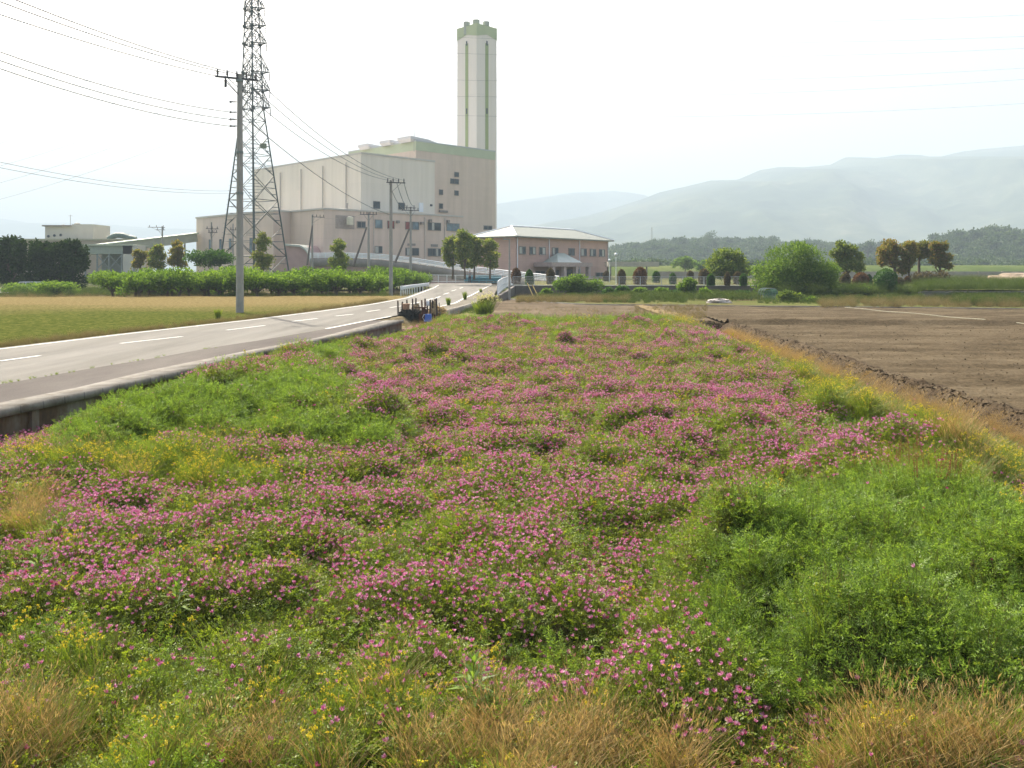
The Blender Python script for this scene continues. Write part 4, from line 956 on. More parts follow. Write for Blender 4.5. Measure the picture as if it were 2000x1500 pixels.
# milk vetch leaf clumps
def mv_clump(seed):
    rng = np.random.default_rng(seed); parts = [(*pinnate(rng, 62, .15, .19, .085, 4, .0175, .0125, up=.45), 0)]
    for k in range(14):
        a = rng.random() * 6.28; r = .12 * rng.random(); parts.append((*stalk([r * math.cos(a) * .3, r * math.sin(a) * .3, 0], [r * math.cos(a), r * math.sin(a), .20 + .06 * rng.random()], .0018), 1))
    V, Fc, mi = merge(parts); return npmesh('milk_vetch_%d' % seed, V, Fc, [LM['vetch'], LM['stem']], midx=mi, link=False)
def gv_clump(seed):
    rng = np.random.default_rng(seed); parts = [(*pinnate(rng, 46, .16, .26, .12, 6, .027, .0085, up=.75, droop=.25), 0)]
    for k in range(9):
        a = rng.random() * 6.28; r = .13 * rng.random(); parts.append((*stalk([0, 0, 0], [r * math.cos(a), r * math.sin(a), .24 + .08 * rng.random()], .002), 1))
    V, Fc, mi = merge(parts); return npmesh('green_vetch_%d' % seed, V, Fc, [LM['green'], LM['stem']], midx=mi, link=False)
def flower(seed, faded=False):
    rng = np.random.default_rng(seed); n = rng.integers(8, 12); P = []
    az = np.arange(n) / n * 6.283 + rng.normal(size=n) * .2; el = .45 + rng.random(n) * .55
    d = np.stack([np.cos(az) * np.cos(el), np.sin(az) * np.cos(el), np.sin(el)], 1); s = np.stack([-np.sin(az), np.cos(az), 0 * az], 1)
    c = np.tile([0, 0, .0], (n, 1)) + d * .003
    P.append((*quads(c, d, s, .017 + .004 * rng.random(n), np.full(n, .0085), -.25), 0))
    m = 5; az = rng.random(m) * 6.283; el = .9 + rng.random(m) * .5
    d = np.stack([np.cos(az) * np.cos(el), np.sin(az) * np.cos(el), np.sin(el)], 1); s = unit(np.cross(d, rng.normal(size=(m, 3))))
    P.append((*quads(d * .002, d, s, np.full(m, .013), np.full(m, .007), 0), 0))
    P.append((*stalk([rng.normal() * .01, rng.normal() * .01, -.10], [0, 0, 0], .0011), 1))
    V, Fc, mi = merge(P); return npmesh('flower_head_%d' % seed, V, Fc, [LM['petalf' if faded else 'petal'], LM['stem']], midx=mi, link=False)
def straw_clump(seed, green=False):
    rng = np.random.default_rng(seed); P = [(*blades(rng, 70, .12, .36, .0042, .55, 3, .45), 0)]
    # seed heads
    n = 26; az = rng.random(n) * 6.283; r = .17 * rng.random(n) ** .5; c = np.stack([r * np.cos(az), r * np.sin(az), .24 + .14 * rng.random(n)], 1)
    d = unit(np.stack([np.cos(az) * .5, np.sin(az) * .5, 1 + 0 * az], 1)); s = unit(np.cross(d, rng.normal(size=(n, 3))))
    if not green: P.append((*quads(c, d, s, np.full(n, .045), np.full(n, .006), .1), 0))
    V, Fc, mi = merge(P); return npmesh('grass_clump_%d' % seed, V, Fc, [LM['grass' if green else 'straw']], midx=mi, link=False)
def cudweed(seed):
    rng = np.random.default_rng(seed); P = []
    for k in range(7):
        a = rng.random() * 6.28; r = .07 * rng.random() ** .5 + .01; b = np.array([r * math.cos(a), r * math.sin(a), 0]); tp = b * 1.5 + np.array([0, 0, .20 + .12 * rng.random()])
        P.append((*stalk(b, tp, .0022), 1)); n = 9; t = rng.random(n); az = rng.random(n) * 6.28
        d = unit(np.stack([np.cos(az), np.sin(az), .7 + 0 * az], 1)); P.append((*quads(b + (tp - b) * t[:, None], d, unit(np.cross(d, [0, 0, 1.0])), np.full(n, .03), np.full(n, .007), .2), 1))
        for q in range(4):
            cc = tp + rng.normal(size=3) * [.011, .011, .006]; m = 5; dd = unit(rng.normal(size=(m, 3)) + [0, 0, .6]); P.append((*quads(cc + dd * .001, dd, unit(np.cross(dd, rng.normal(size=(m, 3)))), np.full(m, .0085), np.full(m, .009), 0), 2))
    V, Fc, mi = merge(P); return npmesh('cudweed_%d' % seed, V, Fc, [LM['grass'], LM['grass'], LM['yellow']], midx=mi, link=False)
def dock(seed):
    rng = np.random.default_rng(seed); P = []
    for k in range(10):
        a = rng.random() * 6.28; r = .12 * rng.random() ** .5; b = np.array([r * math.cos(a), r * math.sin(a), 0]); tp = b * 1.6 + np.array([0, 0, .28 + .16 * rng.random()])
        P.append((*stalk(b, tp, .002), 0)); n = 16; t = .4 + .6 * rng.random(n); az = rng.random(n) * 6.28
        d = unit(np.stack([np.cos(az), np.sin(az), .9 + 0 * az], 1)); P.append((*quads(b + (tp - b) * t[:, None], d, unit(np.cross(d, rng.normal(size=(n, 3)))), np.full(n, .014), np.full(n, .010), .2), 0))
    V, Fc, mi = merge(P); return npmesh('dock_%d' % seed, V, Fc, [LM['dock']], midx=mi, link=False)

C_MV = proto_col('milk_vetch_sources', [mv_clump(s) for s in (101, 102, 103, 104, 105)])
C_GV = proto_col('green_vetch_sources', [gv_clump(s) for s in (111, 112, 113, 114)])
C_FL = proto_col('flower_sources', [flower(s) for s in (121, 122, 123, 124, 125)] + [flower(s, True) for s in (126, 127)])
C_ST = proto_col('dry_grass_sources', [straw_clump(s) for s in (131, 132, 133, 134)])
C_GR = proto_col('green_grass_sources', [straw_clump(s, True) for s in (136, 137, 138)])
C_YE = proto_col('yellow_plant_sources', [cudweed(s) for s in (141, 142, 143, 144)])
C_DO = proto_col('dock_sources', [dock(s) for s in (151, 152, 153)])

rng = np.random.default_rng(2024)
def spread(dens, y0=1.0, y1=44.0):
    """random points in the meadow, dens(y) per square metre"""
    ys = []; xs = []
    for a in np.arange(y0, y1, .5):
        b = min(a + .5, y1); n = rng.poisson(dens((a + b) / 2) * .5 * 19)
        yy = a + (b - a) * rng.random(n); xx = -9.5 + 19.5 * rng.random(n)
        half = .66 * (yy + 2.5) + 1.5
        k = (xx > XL(yy) + .03) & (xx < XRt(yy) + .05) & (np.abs(xx) < half); xs.append(xx[k]); ys.append(yy[k])
    return np.concatenate(xs), np.concatenate(ys)
x, y = spread(lambda q: 95 if q < 9 else (70 if q < 15 else (42 if q < 25 else 26)))
sz = np.interp(y, [0, 9, 15, 25, 47], [.92, .95, 1.1, 1.35, 1.75])
h = canopy(x, y); px, py = topix(x, y, h); f = fields(px, py, x, y)
nz = {k: rng.random(len(x)) * .55 for k in 'GYTDP'}
sc_ = {k: f[k] + nz[k] for k in 'GYTDP'}
sc_['P'] += np.clip((1150 - py) / 900, -.25, .1) - .25 * np.clip((px - 1250) / 500, 0, 1) * (py > 980)
far = y > 40.5; sc_['P'][far] -= .9; sc_['T'][far] += .35; sc_['G'][far] += .1
keys = 'GYTDP'; A = np.stack([sc_[k] for k in keys]); typ = A.argmax(0)
def emit(mask, name, col, ncol, label, cat, zoff=-.19, zs=1, tilt=.22, sk=1.0):
    k = np.where(mask)[0]; n = len(k); ed_ = np.clip(np.minimum((x[k] - XL(y[k])) / 1.0, (XRt(y[k]) - x[k] - .35) / 1.2), .2, 1); s = sz[k] * (.8 + .45 * rng.random(n)) * sk * ed_
    P = np.stack([x[k], y[k], h[k] + zoff * sz[k] ** .5], 1); P[:, 2] = np.maximum(P[:, 2], -.06)
    scatter(name, P, np.stack([rng.normal(size=n) * tilt, rng.normal(size=n) * tilt, rng.random(n) * 6.283], 1), np.stack([s, s, s * zs * (.85 + .35 * rng.random(n))], 1), rng.integers(0, ncol, n), col, label, cat)
    print(name, n)
r1 = rng.random(len(x))
emit((typ == 4) | ((typ == 1) & (r1 < .45)) | ((typ == 2) & (r1 < .15)) | ((typ == 0) & (r1 > .93)), 'milk_vetch_foliage', C_MV, 5, 'small leaved dark and yellow green milk vetch foliage covering the flower field', 'foliage')
emit((typ == 0) | ((typ == 4) & (r1 > .95)), 'green_vetch_foliage', C_GV, 4, 'lush bright green vetch mounds at the right foreground and along the road wall', 'foliage', zoff=-.24)
emit((typ == 2) | ((typ == 1) & (r1 > .90)), 'dry_grass', C_ST, 4, 'tan dry grass in the foreground and along the earth bank', 'grass', zoff=-.12, tilt=.15)
emit(((typ == 1) & (r1 > .3)) | ((typ == 2) & (r1 > .5)) | ((typ == 3) & (r1 < .6)) | ((typ == 0) & (r1 < .05)) | ((typ == 4) & (r1 < .025)), 'green_grass', C_GR, 3, 'yellowish green grass growing between the flower patches', 'grass', zoff=-.16, tilt=.2)
emit(((typ == 1) & (r1 > .42)) | ((typ == 2) & (r1 > .93)) | ((typ == 3) & (r1 > .88)) | ((typ == 4) & (r1 < .012)), 'yellow_cudweed', C_YE, 4, 'upright small yellow flower heads scattered in the grassy patches', 'flowers', zoff=-.13, tilt=.12)
emit((typ == 3) & (r1 > .35), 'reddish_dock', C_DO, 3, 'reddish brown seeding stalks in the right middle of the field', 'plants', zoff=-.16, tilt=.12)
# flowers
x, y = spread(lambda q: 460 if q < 12 else (680 if q < 22 else 650)); h = canopy(x, y); px, py = topix(x, y, h); f = fields(px, py, x, y)
pr_ = f['P'] - .85 * np.clip(f['G'] - .25, 0, 2) - .9 * np.clip(f['T'] - .35, 0, 2) - .8 * np.clip(f['Y'] - .3, 0, 2) - .4 * np.clip(f['D'] - .3, 0, 2)
cl = fbm(x * 1.7, y * 1.7, 401, 3)
prob = np.clip((pr_ - .18) * 1.7, 0, 1) * np.clip((cl - .24) * 5, .35, 1)
prob *= np.where((px < 700) & (py > 1180), .45, 1) * np.where((px > 1250) & (py > 1000) & (py < 1340), .45, 1) * np.clip(1.15 - (py - 900) / 1400, .5, 1) * np.clip((42.5 - y) / 2, 0, 1)
prob *= np.where((py > 1360) & (np.abs(px - 1480) > 170), .3, 1) * np.where((py > 1250) & (px < 900), .6, 1); prob = np.maximum(prob, .008)
k = rng.random(len(x)) < prob; x, y, h = x[k], y[k], h[k]; n = len(x)
s = np.interp(y, [0, 8, 20, 46], [1.15, 1.25, 1.5, 2.1]) * (.75 + .5 * rng.random(n))
pick = np.where(rng.random(n) < .12, rng.integers(5, 7, n), rng.integers(0, 5, n))
P = np.stack([x, y, h + .045 + .035 * rng.normal(size=n) * (1 + 0 * y)], 1)
scatter('pink_milk_vetch_flowers', P, np.stack([rng.normal(size=n) * .35, rng.normal(size=n) * .35, rng.random(n) * 6.283], 1), np.stack([s, s, s], 1), pick, C_FL, 'pink milk vetch blossoms spread over the whole flower field', 'flowers')
print('flowers', n)

# leafy weeds standing up from the mass
def weed(px, py, hh, label, seed, mat='green', wide=.16):
    rng = np.random.default_rng(seed); p = U(px, py, .22); p.z = float(canopy(np.array([p.x]), np.array([p.y]))[0]) - .1
    t = thing('leafy_weed', label, 'weed', p); n = 26; az = np.arange(n) * 2.4; lv = np.arange(n) / n; el = .1 + lv * 1.2 + rng.normal(size=n) * .1
    d = np.stack([np.cos(az) * np.cos(el), np.sin(az) * np.cos(el), np.sin(el)], 1); s = np.stack([-np.sin(az), np.cos(az), 0 * az], 1)
    c = np.array(p) + np.stack([0 * az, 0 * az, hh * (.15 + .8 * lv)], 1); L = wide * (1.1 - .45 * lv)
    V, Fc = quads(c, d, s, L, L * .2, .12); V2 = V
    npmesh('leaves', V2, Fc, [LM[mat]], t); m = MB(); m.tube(p - Vector((0, 0, .1)), p + Vector((0, 0, hh)), .005, .003, 5); m.build('stem', LM['stem'], t)
weed(925, 1400, .26, 'pointed leaved bright green weed at the front edge of the flowers above the tan grass', 1, wide=.17)
weed(75, 1145, .24, 'spiky green weed among flowers near the left edge', 2)
weed(345, 1195, .26, 'green leafy weed below the dark hollow on the left, among sparse flowers', 3)
weed(115, 1080, .2, 'small pale green weed above the other one at the left edge', 4)
weed(1500, 1060, .24, 'green leafy weed at the upper rim of the big green mound', 5)
weed(470, 880, .3, 'bright green weed standing in the yellow patch on the left', 6)

# clods and dry tufts on the bank crest
bc = []
for s_ in range(3):
    rg = np.random.default_rng(s_ + 9); V = np.array([(math.sin(p) * math.cos(a), math.sin(p) * math.sin(a), math.cos(p)) for p in (0.01, .8, 1.57, 2.3, 3.13) for a in np.arange(7) / 7 * 6.283])
    V = V * (.75 + .5 * rg.random((len(V), 1))) * [.06, .05, .04]; Fc = np.array([(i * 7 + j, i * 7 + (j + 1) % 7, (i + 1) * 7 + (j + 1) % 7, (i + 1) * 7 + j) for i in range(4) for j in range(7)])
    bc.append(npmesh('clod_%d' % s_, V, Fc, [bankm], link=False))
C_CL = proto_col('clod_sources', bc)
n = 2600; yy = 5 + 36 * rng.random(n); q = rng.random(n); xx = XRt(yy) * (1 - q) + (xbu(yy) + .15) * q; zz = zbk(xx, yy, 0); s = .12 + .45 * rng.random(n) ** 2.5
n2 = 5000; y2 = 8 + 34 * rng.random(n2); x2 = xbu(y2) + .2 + (26 * rng.random(n2) ** 1.2); z2 = zp(x2, y2, 0); s2_ = .12 + .4 * rng.random(n2) ** 3
n3 = 900; x3 = XP(rng.uniform(1300, 1440, n3), 41.5); y3 = 40.2 + rng.random(n3) * 3.2; z3 = .12 + .25 * np.exp(-((x3 - XP(1375, 41)) / 1.0) ** 2) * np.exp(-((y3 - 41.6) / 1.0) ** 2); s3 = .4 + 1.1 * rng.random(n3) ** 2
n4 = 1500; x4 = XP(rng.uniform(870, 1400, n4), 46); y4 = 46 + rng.random(n4) * 3; z4 = .2 + 0 * x4; s4 = .4 + rng.random(n4) ** 2
P = np.stack([np.concatenate([xx, x2, x3, x4]), np.concatenate([yy, y2, y3, y4]), np.concatenate([zz, z2, z3, z4])], 1); S = np.concatenate([s, s2_, s3, s4])
scatter('soil_clods', P, rng.random((len(P), 3)) * 6.28, np.stack([S, S, S], 1), rng.integers(0, 3, len(P)), C_CL, 'loose brown soil clods on the bank and the plowed field', 'clods')
def proto_copy(col, name, mat):
    c = bpy.data.collections.new(name)
    for o in list(col.objects):
        me = o.data.copy()
        for i in range(len(me.materials)): me.materials[i] = mat
        c.objects.link(bpy.data.objects.new(name + '_source', me))
    return c
LM['gard'] = leafmat('garden_growth_blade', [(.0, (.03, .05, .012)), (.5, (.07, .105, .025)), (.85, (.12, .16, .04)), (1, (.2, .19, .07))], .3, nscale=3, rough=.7, spec=.1)
LM['paledry'] = leafmat('pale_dry_blade', [(.0, (.10, .085, .035)), (.4, (.20, .16, .07)), (.75, (.30, .25, .12)), (1, (.15, .17, .05))], .25, nscale=3, rough=.8, spec=.05, tint=(1.05, 1, .8))
COLS = {'gr': proto_copy(C_GR, 'garden_grass_sources', LM['gard']), 'gv': proto_copy(C_GV, 'garden_leaf_sources', LM['gard']), 'st': proto_copy(C_ST, 'pale_dry_sources', LM['paledry'])}
C_GR2, C_ST2 = COLS['gr'], COLS['st']
# tufts along the bank crest, road edge and far verge
def tufts(name, P, col, nc, s, label, cat='grass'):
    n = len(P); scatter(name, P, np.stack([rng.normal(size=n) * .2, rng.normal(size=n) * .2, rng.random(n) * 6.28], 1), np.stack([s, s, s], 1), rng.integers(0, nc, n), col, label, cat)
n = 1300; yy = 6 + 33 * rng.random(n); q = rng.random(n) ** 1.5; xx = XRt(yy) - .25 + .5 * q; zz = -.02 + .15 * q
tufts('bank_foot_grass', np.stack([xx, yy, zz], 1), C_ST, 4, .35 + .35 * rng.random(n), 'dry pinkish tan grass fringe at the foot of the earth bank')
# left roadside verge + stubble tufts
vv = []
for _ in range(1500):
    yv = 12 + 50 * rng.random() ** 1.3; xv = float(poly_at(EL, [yv])[0]) - .35 - abs(rng.normal()) * .5; vv.append((xv, yv, zr(yv) - .03))
tufts('roadside_grass', np.array(vv), C_ST2, 4, .35 + .35 * rng.random(len(vv)), 'short dry grass along the far left edge of the road')
n = 6500; yv = 18 + 40 * rng.random(n); xv = poly_at(EL, yv) - .8 - 32 * rng.random(n); vg = fbm(xv * .15, yv * .15, 8) + (46 - yv) * .03
k = vg > .5; tufts('field_grass', np.stack([xv[k], yv[k], .34 + 0 * xv[k]], 1), C_GR2, 3, .28 + .3 * rng.random(k.sum()), 'short green grass in the near part of the field left of the road')
tufts('field_stubble', np.stack([xv[~k], yv[~k], .33 + 0 * xv[~k]], 1), C_ST2, 4, .2 + .22 * rng.random((~k).sum()), 'tan stubble in the far part of the field left of the road')
n = 260; yv = 13 + 26 * rng.random(n); xv = poly_at(ER, yv) + rng.normal(size=n) * .05; k = fbm(xv * 2, yv * .9, 3) > .52
tufts('crack_weeds', np.stack([xv[k], yv[k], .5 + 0 * xv[k]], 1), C_GR, 3, .12 + .16 * rng.random(k.sum()), 'tiny weeds in the seam between road and walkway')
# low vegetation of the garden, verge and terrace edges: dabs of (px0,px1,row0,row1,count,collection,size,z)
def dab(name, boxes, label, cat='plants'):
    for (colr, nc), bl in boxes.items():
        Ps = []; Ss = []
        for (a, b, r0, r1, n, s0, s1, z) in bl:
            pxx = rng.uniform(a, b, n); ryy = rng.uniform(r0, r1, n); Y = (CZ - z) * F / (ryy - HY); Ps.append(np.stack([(pxx - 1000) * Y / F, Y, z + 0 * Y], 1)); Ss.append(s0 + (s1 - s0) * rng.random(n))
        Ps = np.concatenate(Ps); Ss = np.concatenate(Ss); tufts(name, Ps, COLS[colr], nc, Ss, label[colr], cat)

dab('garden_growth', {('gr', 3): [(1010, 1250, 581, 588, 140, .6, 1.3, .4), (1180, 1340, 582, 592, 200, .6, 1.5, .4), (1480, 1790, 582, 594, 260, .7, 1.4, .4), (1700, 2000, 583, 592, 300, 1, 2, .4), (940, 960, 586, 612, 60, .8, 1.5, .3), (900, 935, 598, 618, 120, .8, 1.4, .2)],
                      ('gv', 4): [(1190, 1480, 578, 588, 620, 1.0, 2.3, .4), (1560, 1800, 580, 590, 260, 1.0, 2.0, .4), (1050, 1200, 579, 585, 120, .8, 1.8, .4), (1860, 2040, 586, 598, 500, 1.4, 2.4, .4), (870, 1000, 636, 644, 160, .8, 1.3, .15), (1215, 1275, 632, 642, 160, 1.0, 1.6, .15)],
                      ('st', 4): [(1010, 1230, 585, 591, 260, .9, 1.6, .4), (1600, 2000, 590, 600, 360, 1.0, 1.8, .4), (1240, 1380, 597, 624, 160, .5, .9, .35), (770, 960, 622, 640, 260, .3, .7, .2), (1000, 1350, 602, 628, 250, .4, .7, .25)]},
    {'gr': 'green grass and weeds around the vegetable garden', 'gv': 'leafy vegetable rows and weeds in the garden beyond the plowed field', 'st': 'dry tan grass along the far edge of the plowed field'})
dab('terrace_growth', {('gr', 3): [(1790, 2040, 546, 566, 900, 1.5, 3.0, 1.35), (1480, 1800, 560, 572, 400, 1.5, 3, 1.0)], ('gv', 4): [(1640, 1720, 565, 572, 60, 1.2, 2.2, 1.0)], ('st', 4): [(1780, 2040, 544, 556, 160, 1.5, 2.4, 1.35)]},
    {'gr': 'long green grass on the bank at the far right', 'gv': 'ivy like growth spilling over the retaining wall', 'st': 'dry grass on the bank at the far right'})
dab('orchard_growth', {('gr', 3): [(0, 420, 566, 579, 1300, 1.0, 2.4, .38), (420, 760, 576, 586, 500, 1, 1.8, .38)], ('st', 4): [(0, 800, 577, 590, 900, .7, 1.4, .34)]},
    {'gr': 'green weeds under and left of the orchard trees', 'st': 'orange tan dry grass strip in front of the orchard'})

# ================================================================== TREES AND HEDGES
def pxtree(name, label, cat, Y, base, blobs, n, size, mat, group=None, seed=1, r0=.12, lim=8, elong=1.6, depth=1.0, h0=None):
    """blobs given as (px,row,radius x,radius y) seen at distance Y; turned into real round clumps"""
    rg = np.random.default_rng(seed); b = W(base[0], base[1], Y); k = Y / F; B = []
    for q in blobs:
        px, py, rx = q[:3]; ry = q[3] if len(q) > 3 else rx * .8; p = W(px, py, Y) - b
        B.append((p.x, rg.normal() * rx * k * .5 * depth, p.z, rx * k, rx * k * depth, ry * k))
    if h0 is None: h0 = max(.3, min(B, key=lambda q: q[2])[2])
    return tree(name, label, cat, b, B, n, size, mat, h0=h0, r0=r0, seed=seed, group=group, lim=lim, elong=elong)

# orchard: low pruned trees in three rows
protos = []
for s in range(4):
    rg = np.random.default_rng(300 + s); B = []
    for k in range(13):
        a = k * 2.4; r = 1.35 * math.sqrt((k + .5) / 13); B.append((r * math.cos(a), r * math.sin(a) * .9, 1.75 + .25 * rg.normal() - .12 * r, .58, .58, .50))
    for k in range(5): a = rg.random() * 6.28; B.append((1.0 * math.cos(a), 1.0 * math.sin(a), 1.25, .4, .4, .3))
    protos.append(B)
G_ORCH = 'pruned orchard trees'
first = {}
spots = []
for row, (Y, n, xa, xb) in enumerate(((74.5, 16, 236, 815), (78.5, 17, 262, 818), (83, 17, 290, 822), (89, 14, 300, 815))):
    for i in range(n):
        px = xa + (xb - xa) * i / (n - 1); spots.append((px + rng.normal() * 5, Y + rng.normal() * .5 + max(0, (px - 560)) * .02 + max(0, px - 715) * .24, row))
spots.append((205, 92, 3)); spots.append((222, 97, 3))
for i, (px, Y, row) in enumerate(spots):
    s = i % 4; loc = Vector((XP(px, Y), Y, .38))
    if i == 0: lab = 'leftmost orchard tree, on a bare forked trunk at the end of the row'
    elif row == 0 and i == 15: lab = 'rightmost orchard tree, next to the roadside pole and the guardrail'
    elif row == 0: lab = 'low pruned green orchard tree in the front row facing the dry field'
    else: lab = 'low pruned green orchard tree standing behind the front row'
    grp = None if i in (0, 15) else (G_ORCH + (' in the front row' if row == 0 else ' behind the front row'))
    if s not in first:
        first[s] = tree('orchard_tree', lab, 'fruit tree', loc, protos[s], 2600, .19, LM['orchard'], h0=.75, r0=.11, seed=s + 40, lim=13); o = first[s]
        if grp: o['group'] = grp
    else:
        o = copy_tree(first[s], loc, rng.random() * 6.28, (.88 + .2 * rng.random()), lab)
        if grp: o['group'] = grp
        elif 'group' in o: del o['group']

# clipped hedges
def dome(name, label, px, top, bot, wpx, mat, seed, group=None, point=.0, base_z=1.36, cat='clipped shrub', lean=0):
    Y = (CZ - base_z) * F / (bot - HY) if bot > HY + 6 else 100.0
    b = W(px, bot, Y); H = (bot - top) * Y / F; Rr = wpx / 2 * Y / F; rg = np.random.default_rng(seed)
    t = thing(name, label, cat, b, group)
    n = int(900 + 900 * Rr); u = rg.random(n) ** .85; az = rg.random(n) * 6.283
    pr = np.where(u < .55, .90 + .10 * np.sin(u / .55 * 1.57), np.cos((u - .55) / .45 * 1.57) ** (.55 + point))
    wob = 1 + .07 * np.sin(az * 3 + seed) * np.sin(u * 7 + seed)
    P = np.stack([b.x + Rr * pr * wob * np.cos(az), b.y + Rr * pr * wob * np.sin(az), b.z + H * (.03 + .97 * u)], 1)
    nrm = unit(np.stack([np.cos(az) * np.where(u < .6, 1, .6), np.sin(az) * np.where(u < .6, 1, .6), np.clip((u - .5) * 2, 0, 1)], 1))
    d = unit(nrm * .7 + rg.normal(size=(n, 3)) * .6 + [0, 0, .35]); s = unit(np.cross(d, rg.normal(size=(n, 3)))); L = .13 * (.6 + .8 * rg.random(n))
    V, Fc = quads(P - nrm * .04, d, s, L, L * .6, .1)
    npmesh('foliage', V, Fc, [mat], t)
    m = MB(); prf = [(Rr * .82 * (math.sin(min(1, q / .55) * 1.57) * .1 + .9 if q < .55 else max(.02, math.cos((q - .55) / .45 * 1.57) ** .6)), H * q * .95) for q in [.04, .3, .55, .7, .82, .92, 1.0]]
    m.lathe(b, prf, 12); m.build('inner_twigs', mat, t, smooth=True); return t
HD = [(1008, 524, 555, 18, 'redhedge', 'reddish brown dome shaped clipped shrub right of the curved white railing', .0),
 (1034, 527, 557, 15, 'greenhedge', 'green bullet shaped clipped shrub behind the two yellow garden canes', .3),
 (1075.5, 524, 556, 15, 'brownhedge', 'brown bullet shaped clipped shrub left of the large green bush', .3),
 (1185, 530, 550, 14, 'brownhedge', 'yellowish brown shrub beside the lower globe lamp', .0),
 (1214, 527, 557, 15.5, 'brownhedge', 'dark brown dome shaped shrub right of the taller globe lamp', .0),
 (1250, 522, 557, 25, 'redhedge', 'wide reddish brown dome shaped shrub under the end of the flat shelter', .0),
 (1281.6, 530, 553, 14, 'greenhedge', 'dark green dome shrub just right of the wide reddish one', .0),
 (1314, 534, 556, 12, 'greenhedge', 'small dark green dome shrub left of the young light green tree', .0),
 (1348, 529, 550, 12.6, 'brownhedge', 'olive brown dome shrub showing above the young light green tree', .0),
 (1375, 525.5, 556, 20, 'brownhedge', 'tall olive brown dome shrub under the left side of the umbrella tree', .0),
 (1388.5, 536, 558.5, 14, 'greenhedge', 'pale topped green dome shrub in front of the tall olive one', .0),
 (1420.5, 532, 559, 10.5, 'brownhedge', 'narrow brown bullet shrub under the middle of the umbrella tree', .3),
 (1440, 531, 556, 14, 'brownhedge', 'dark shrub under the right side of the umbrella tree', .0),
 (1452, 536, 559, 13.5, 'greenhedge', 'green dome shrub next to the big light green bush', .0),
 (1651, 533, 562, 19, 'brownhedge', 'dark purple brown dome shrub at the right edge of the big bush', .0),
 (1681, 533, 562, 29, 'redhedge', 'red clipped shrub right of the big bush', .0),
 (1697, 537, 560, 12, 'greenhedge', 'dark green shrub half hidden behind the red one', .0),
 (1730, 525.5, 567, 41, 'greenhedge', 'largest dark green barrel shaped clipped shrub left of the orange trees', .0),
 (1757.5, 543, 564, 14, 'brownhedge', 'small dark brown shrub under the left orange tree', .0),
 (1772, 541, 562, 12, 'redhedge', 'small rust coloured shrub between the orange tree trunks', .0),
 (845, 506, 541, 19, 'greenhedge', 'left of two dark conical conifers behind the white fence', .5),
 (863, 510, 541, 18, 'greenhedge', 'right of two dark conical conifers behind the white fence', .5),
 (907, 526, 541, 18, 'redhedge', 'low red shrub below the cluster of four clipped trees', .0),
 (943, 525, 541, 20, 'redhedge', 'low red shrub below the rightmost of the clipped trees', .0),
 (977, 525, 539, 12, 'greenhedge', 'small dark green ball shrub above the end of the blue fence', .0),
 (891, 526, 541, 14, 'greenhedge', 'low dark green shrub between the conifers and the clipped trees', .0),
 (810, 512, 541, 15, 'redhedge', 'red shrub left of the two dark conical conifers', .0),
 (822, 520, 541, 13, 'greenhedge', 'small green shrub between the red shrub and the dark conifers', .0)]
for i, (px, t0, b0, wd, mt, lab, pt) in enumerate(HD):
    dome('clipped_shrub', lab, px, t0, b0, wd, LM[mt], 500 + i, group='clipped shrubs along the grounds', point=pt, base_z=(1.0 if px < 980 else (1.36 if b0 < 560 else 1.15)))
# clump of dark shrubs under the right orange trees
for i, (px, lab) in enumerate(((1800, 'dark tangled shrub under the middle orange trees'), (1832, 'dark tangled shrub at the right end of the orange trees'))):
    pxtree('shrub', lab, 'shrub', 84, (px, 562), [(px - 10, 545, 12, 11), (px + 8, 543, 13, 12), (px, 552, 14, 10)], 1500, .18, LM['brownhedge'], seed=i + 600)

# cloud pruned trees by the blue fence
G4 = 'clipped trees behind the blue fence'
pxtree('clipped_tree', 'left clipped tree with orange tinged pads behind the white fence', 'tree', 112, (884, 543), [(876, 474, 10), (884, 468, 8), (872, 488, 9), (884, 484, 9), (874, 502, 10), (889, 500, 8), (880, 514, 9)], 2600, .26, LM['cloud'], G4, 701)
pxtree('clipped_tree', 'tallest clipped tree of the cluster in front of the annexe', 'tree', 110, (908, 543), [(903, 457, 10), (911, 464, 10), (897, 472, 10), (914, 480, 10), (901, 488, 11), (912, 498, 10), (899, 506, 10), (908, 517, 9)], 3200, .26, LM['cloud'], G4, 702)
pxtree('clipped_tree', 'clipped tree second from the right in the cluster with a dense round head', 'tree', 111, (926, 543), [(922, 468, 10), (932, 475, 11), (924, 485, 12), (936, 492, 10), (926, 502, 12), (936, 510, 9), (921, 516, 9)], 3200, .26, LM['cloud'], G4, 703)
pxtree('clipped_tree', 'rightmost clipped tree, standing slightly apart with tiered pads', 'tree', 111, (957, 543), [(956, 474, 9), (963, 482, 9), (951, 486, 9), (965, 499, 10), (953, 502, 9), (962, 517, 10), (951, 515, 7)], 2400, .26, LM['cloud'], G4, 704)
# garden trees on the right
dm = [(1420 + 42 * math.sin(a) * q, 533 - 50 * math.cos(a) * q + 6 * (1 - q), 13, 10) for q in (.35, .78) for a in np.linspace(-1.45, 1.45, 9)] + [(1400, 524, 15, 8), (1438, 524, 15, 8), (1420, 520, 16, 10)]
pxtree('umbrella_tree', 'dense dome shaped olive green tree on a single trunk above the clipped shrubs', 'tree', 92, (1420, 557), dm, 6500, .26, LM['umbrella'], seed=710, r0=.2, lim=14, depth=1.4)
pxtree('orange_tree', 'orange green tiered tree just right of the big bush', 'tree', 89, (1654, 560), [(1640, 477, 7, 6), (1646, 486, 13, 9), (1662, 488, 14, 9), (1676, 502, 10, 8), (1634, 495, 11, 8), (1650, 504, 16, 9), (1664, 518, 18, 10), (1640, 520, 13, 9), (1678, 524, 10, 8)], 4200, .24, LM['cloud'], seed=711, r0=.18)
